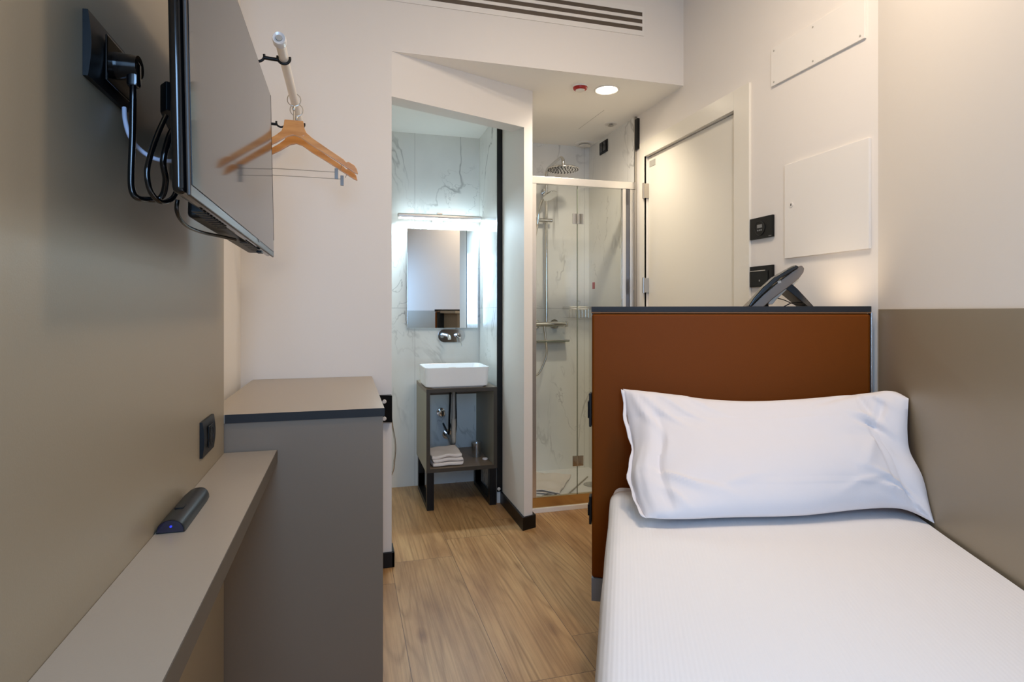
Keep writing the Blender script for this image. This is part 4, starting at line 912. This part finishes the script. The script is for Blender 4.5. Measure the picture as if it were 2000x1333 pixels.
def mid(u, v): return (1 - v) * cb_(u) + v * ct_(u) + (1 - u) * cl_(v) + u * cr_(v) - ((1 - u) * (1 - v) * c00 + u * (1 - v) * c10 + (1 - u) * v * c01 + u * v * c11)
t = bedthing('pillow', 'large white pillow propped against the headboard and the side panel', 'pillow')
NU, NV = 96, 60
def puff(u, v):
    a = max(0.0, 1 - abs(2 * u - 1) ** 3.2); b = max(0.0, 1 - abs(2 * v - 1) ** 2.6)
    return (a ** 0.62) * (b ** 0.60)
def fold(px, py, x, y, ang, ln, wd, amp):      # one soft crease
    dx, dy = x - px, y - py; c, s = math.cos(ang), math.sin(ang)
    a, b = dx * c + dy * s, -dx * s + dy * c
    return amp * math.exp(-(a / ln) ** 2) * math.exp(-(b / wd) ** 2)
def wr(u, v):
    x, y = u * 0.80, v * 0.50
    e = min(1, abs(2 * u - 1) ** 2 + 0.15)
    h = 0.0035 * noise.noise(Vector((x * 7, y * 5, 3))) + 0.0055 * e * noise.noise(Vector((x * 16 + 4, y * 13, 8)))
    for (fx, fy, an, ln, wd, am) in (
        (0.10, 0.42, -0.95, 0.10, 0.010, 0.0060), (0.15, 0.44, -0.75, 0.09, 0.008, 0.0050), (0.22, 0.46, -0.60, 0.08, 0.008, 0.0045), (0.06, 0.40, -1.25, 0.11, 0.010, 0.0070),
        (0.055, 0.22, 1.50, 0.20, 0.011, 0.0075), (0.085, 0.20, 1.52, 0.18, 0.008, -0.0085), (0.03, 0.18, 1.45, 0.18, 0.008, 0.006),
        (0.13, 0.10, -0.70, 0.07, 0.008, 0.0070), (0.20, 0.06, -0.5, 0.06, 0.010, 0.005), (0.28, 0.08, 0.3, 0.06, 0.012, 0.003), (0.10, 0.05, -1.0, 0.05, 0.010, 0.006),
        (0.70, 0.34, -0.50, 0.05, 0.010, -0.0120), (0.71, 0.37, -0.50, 0.06, 0.008, 0.0080), (0.68, 0.43, -1.05, 0.07, 0.010, -0.0080), (0.73, 0.45, -0.5, 0.05, 0.012, 0.0080),
        (0.74, 0.40, 1.4, 0.06, 0.010, -0.007), (0.62, 0.47, 0.4, 0.06, 0.010, -0.005), (0.70, 0.10, -0.5, 0.07, 0.012, 0.007), (0.72, 0.05, -0.25, 0.06, 0.012, 0.012), (0.76, 0.035, -0.8, 0.04, 0.010, -0.010),
        (0.66, 0.20, 1.0, 0.08, 0.014, 0.004), (0.60, 0.07, 0.5, 0.07, 0.012, 0.004), (0.40, 0.47, 0.0, 0.12, 0.010, 0.003)):
        h += fold(fx, fy, x, y, an, ln, wd, am * 1.5)
    # overlap hem across the left half
    if u < 0.62: h += 0.0016 / (1 + math.exp(-(v - 0.80 + 0.03 * u) * 260)) * min(1, (0.62 - u) / 0.2)
    return h
def surf(side):
    g = []
    for i in range(NU + 1):
        row = []
        for j in range(NV + 1):
            u, v = i / NU, j / NV; e = 1e-3
            p = mid(u, v)
            du = mid(min(u + e, 1), v) - mid(max(u - e, 0), v); dv = mid(u, min(v + e, 1)) - mid(u, max(v - e, 0))
            nn = du.cross(dv)
            nn = nn.normalized() if nn.length > 0 else Vector((0, -1, 0))
            if nn.y > 0: nn = -nn
            k = puff(u, v)
            T = 0.088 if side > 0 else -0.045
            h = T * k + (wr(u, v) * min(1, k * 3 + 0.15) if side > 0 else 0)
            if j == 0 or j == NV or i == 0 or i == NU: h = 0
            q = p + nn * h
            q.z = max(q.z, 0.578); q.y = min(q.y, -0.006); q.x = min(q.x, 0.0185)
            row.append(q)
        g.append(row)
    return g
F, K = surf(1), surf(-1)
bm = N()
vf = [[bm.verts.new(p) for p in r] for r in F]; vk = [[bm.verts.new(p) for p in r] for r in K]
for i in range(NU):
    for j in range(NV):
        bm.faces.new((vf[i][j], vf[i + 1][j], vf[i + 1][j + 1], vf[i][j + 1]))
        bm.faces.new((vk[i][j], vk[i][j + 1], vk[i + 1][j + 1], vk[i + 1][j]))
obj('pillowcase', bm, 'linen', t, 70)
# stitched open hem flap at the left end
bm = N(); rows = []
for j in range(31):
    v = 0.02 + 0.96 * j / 30; p = cl_(v); r = []
    for k in range(4):
        off = k * 0.006 + 0.004 * math.sin(v * 17 + k * 0.4) + 0.003 * math.sin(v * 41)
        r.append(bm.verts.new((p.x - off * 0.7 + 0.004, max(p.y - 0.010 + 0.005 * math.sin(v * 23), -0.6), max(p.z, 0.580) + 0.002 * k)))
    rows.append(r)
for a, b in zip(rows, rows[1:]):
    for k in range(3): bm.faces.new((a[k], a[k + 1], b[k + 1], b[k]))
hm = obj('hem_flap', bm, 'linen', t, 70); sm = hm.modifiers.new('thickness', 'SOLIDIFY'); sm.thickness = 0.002
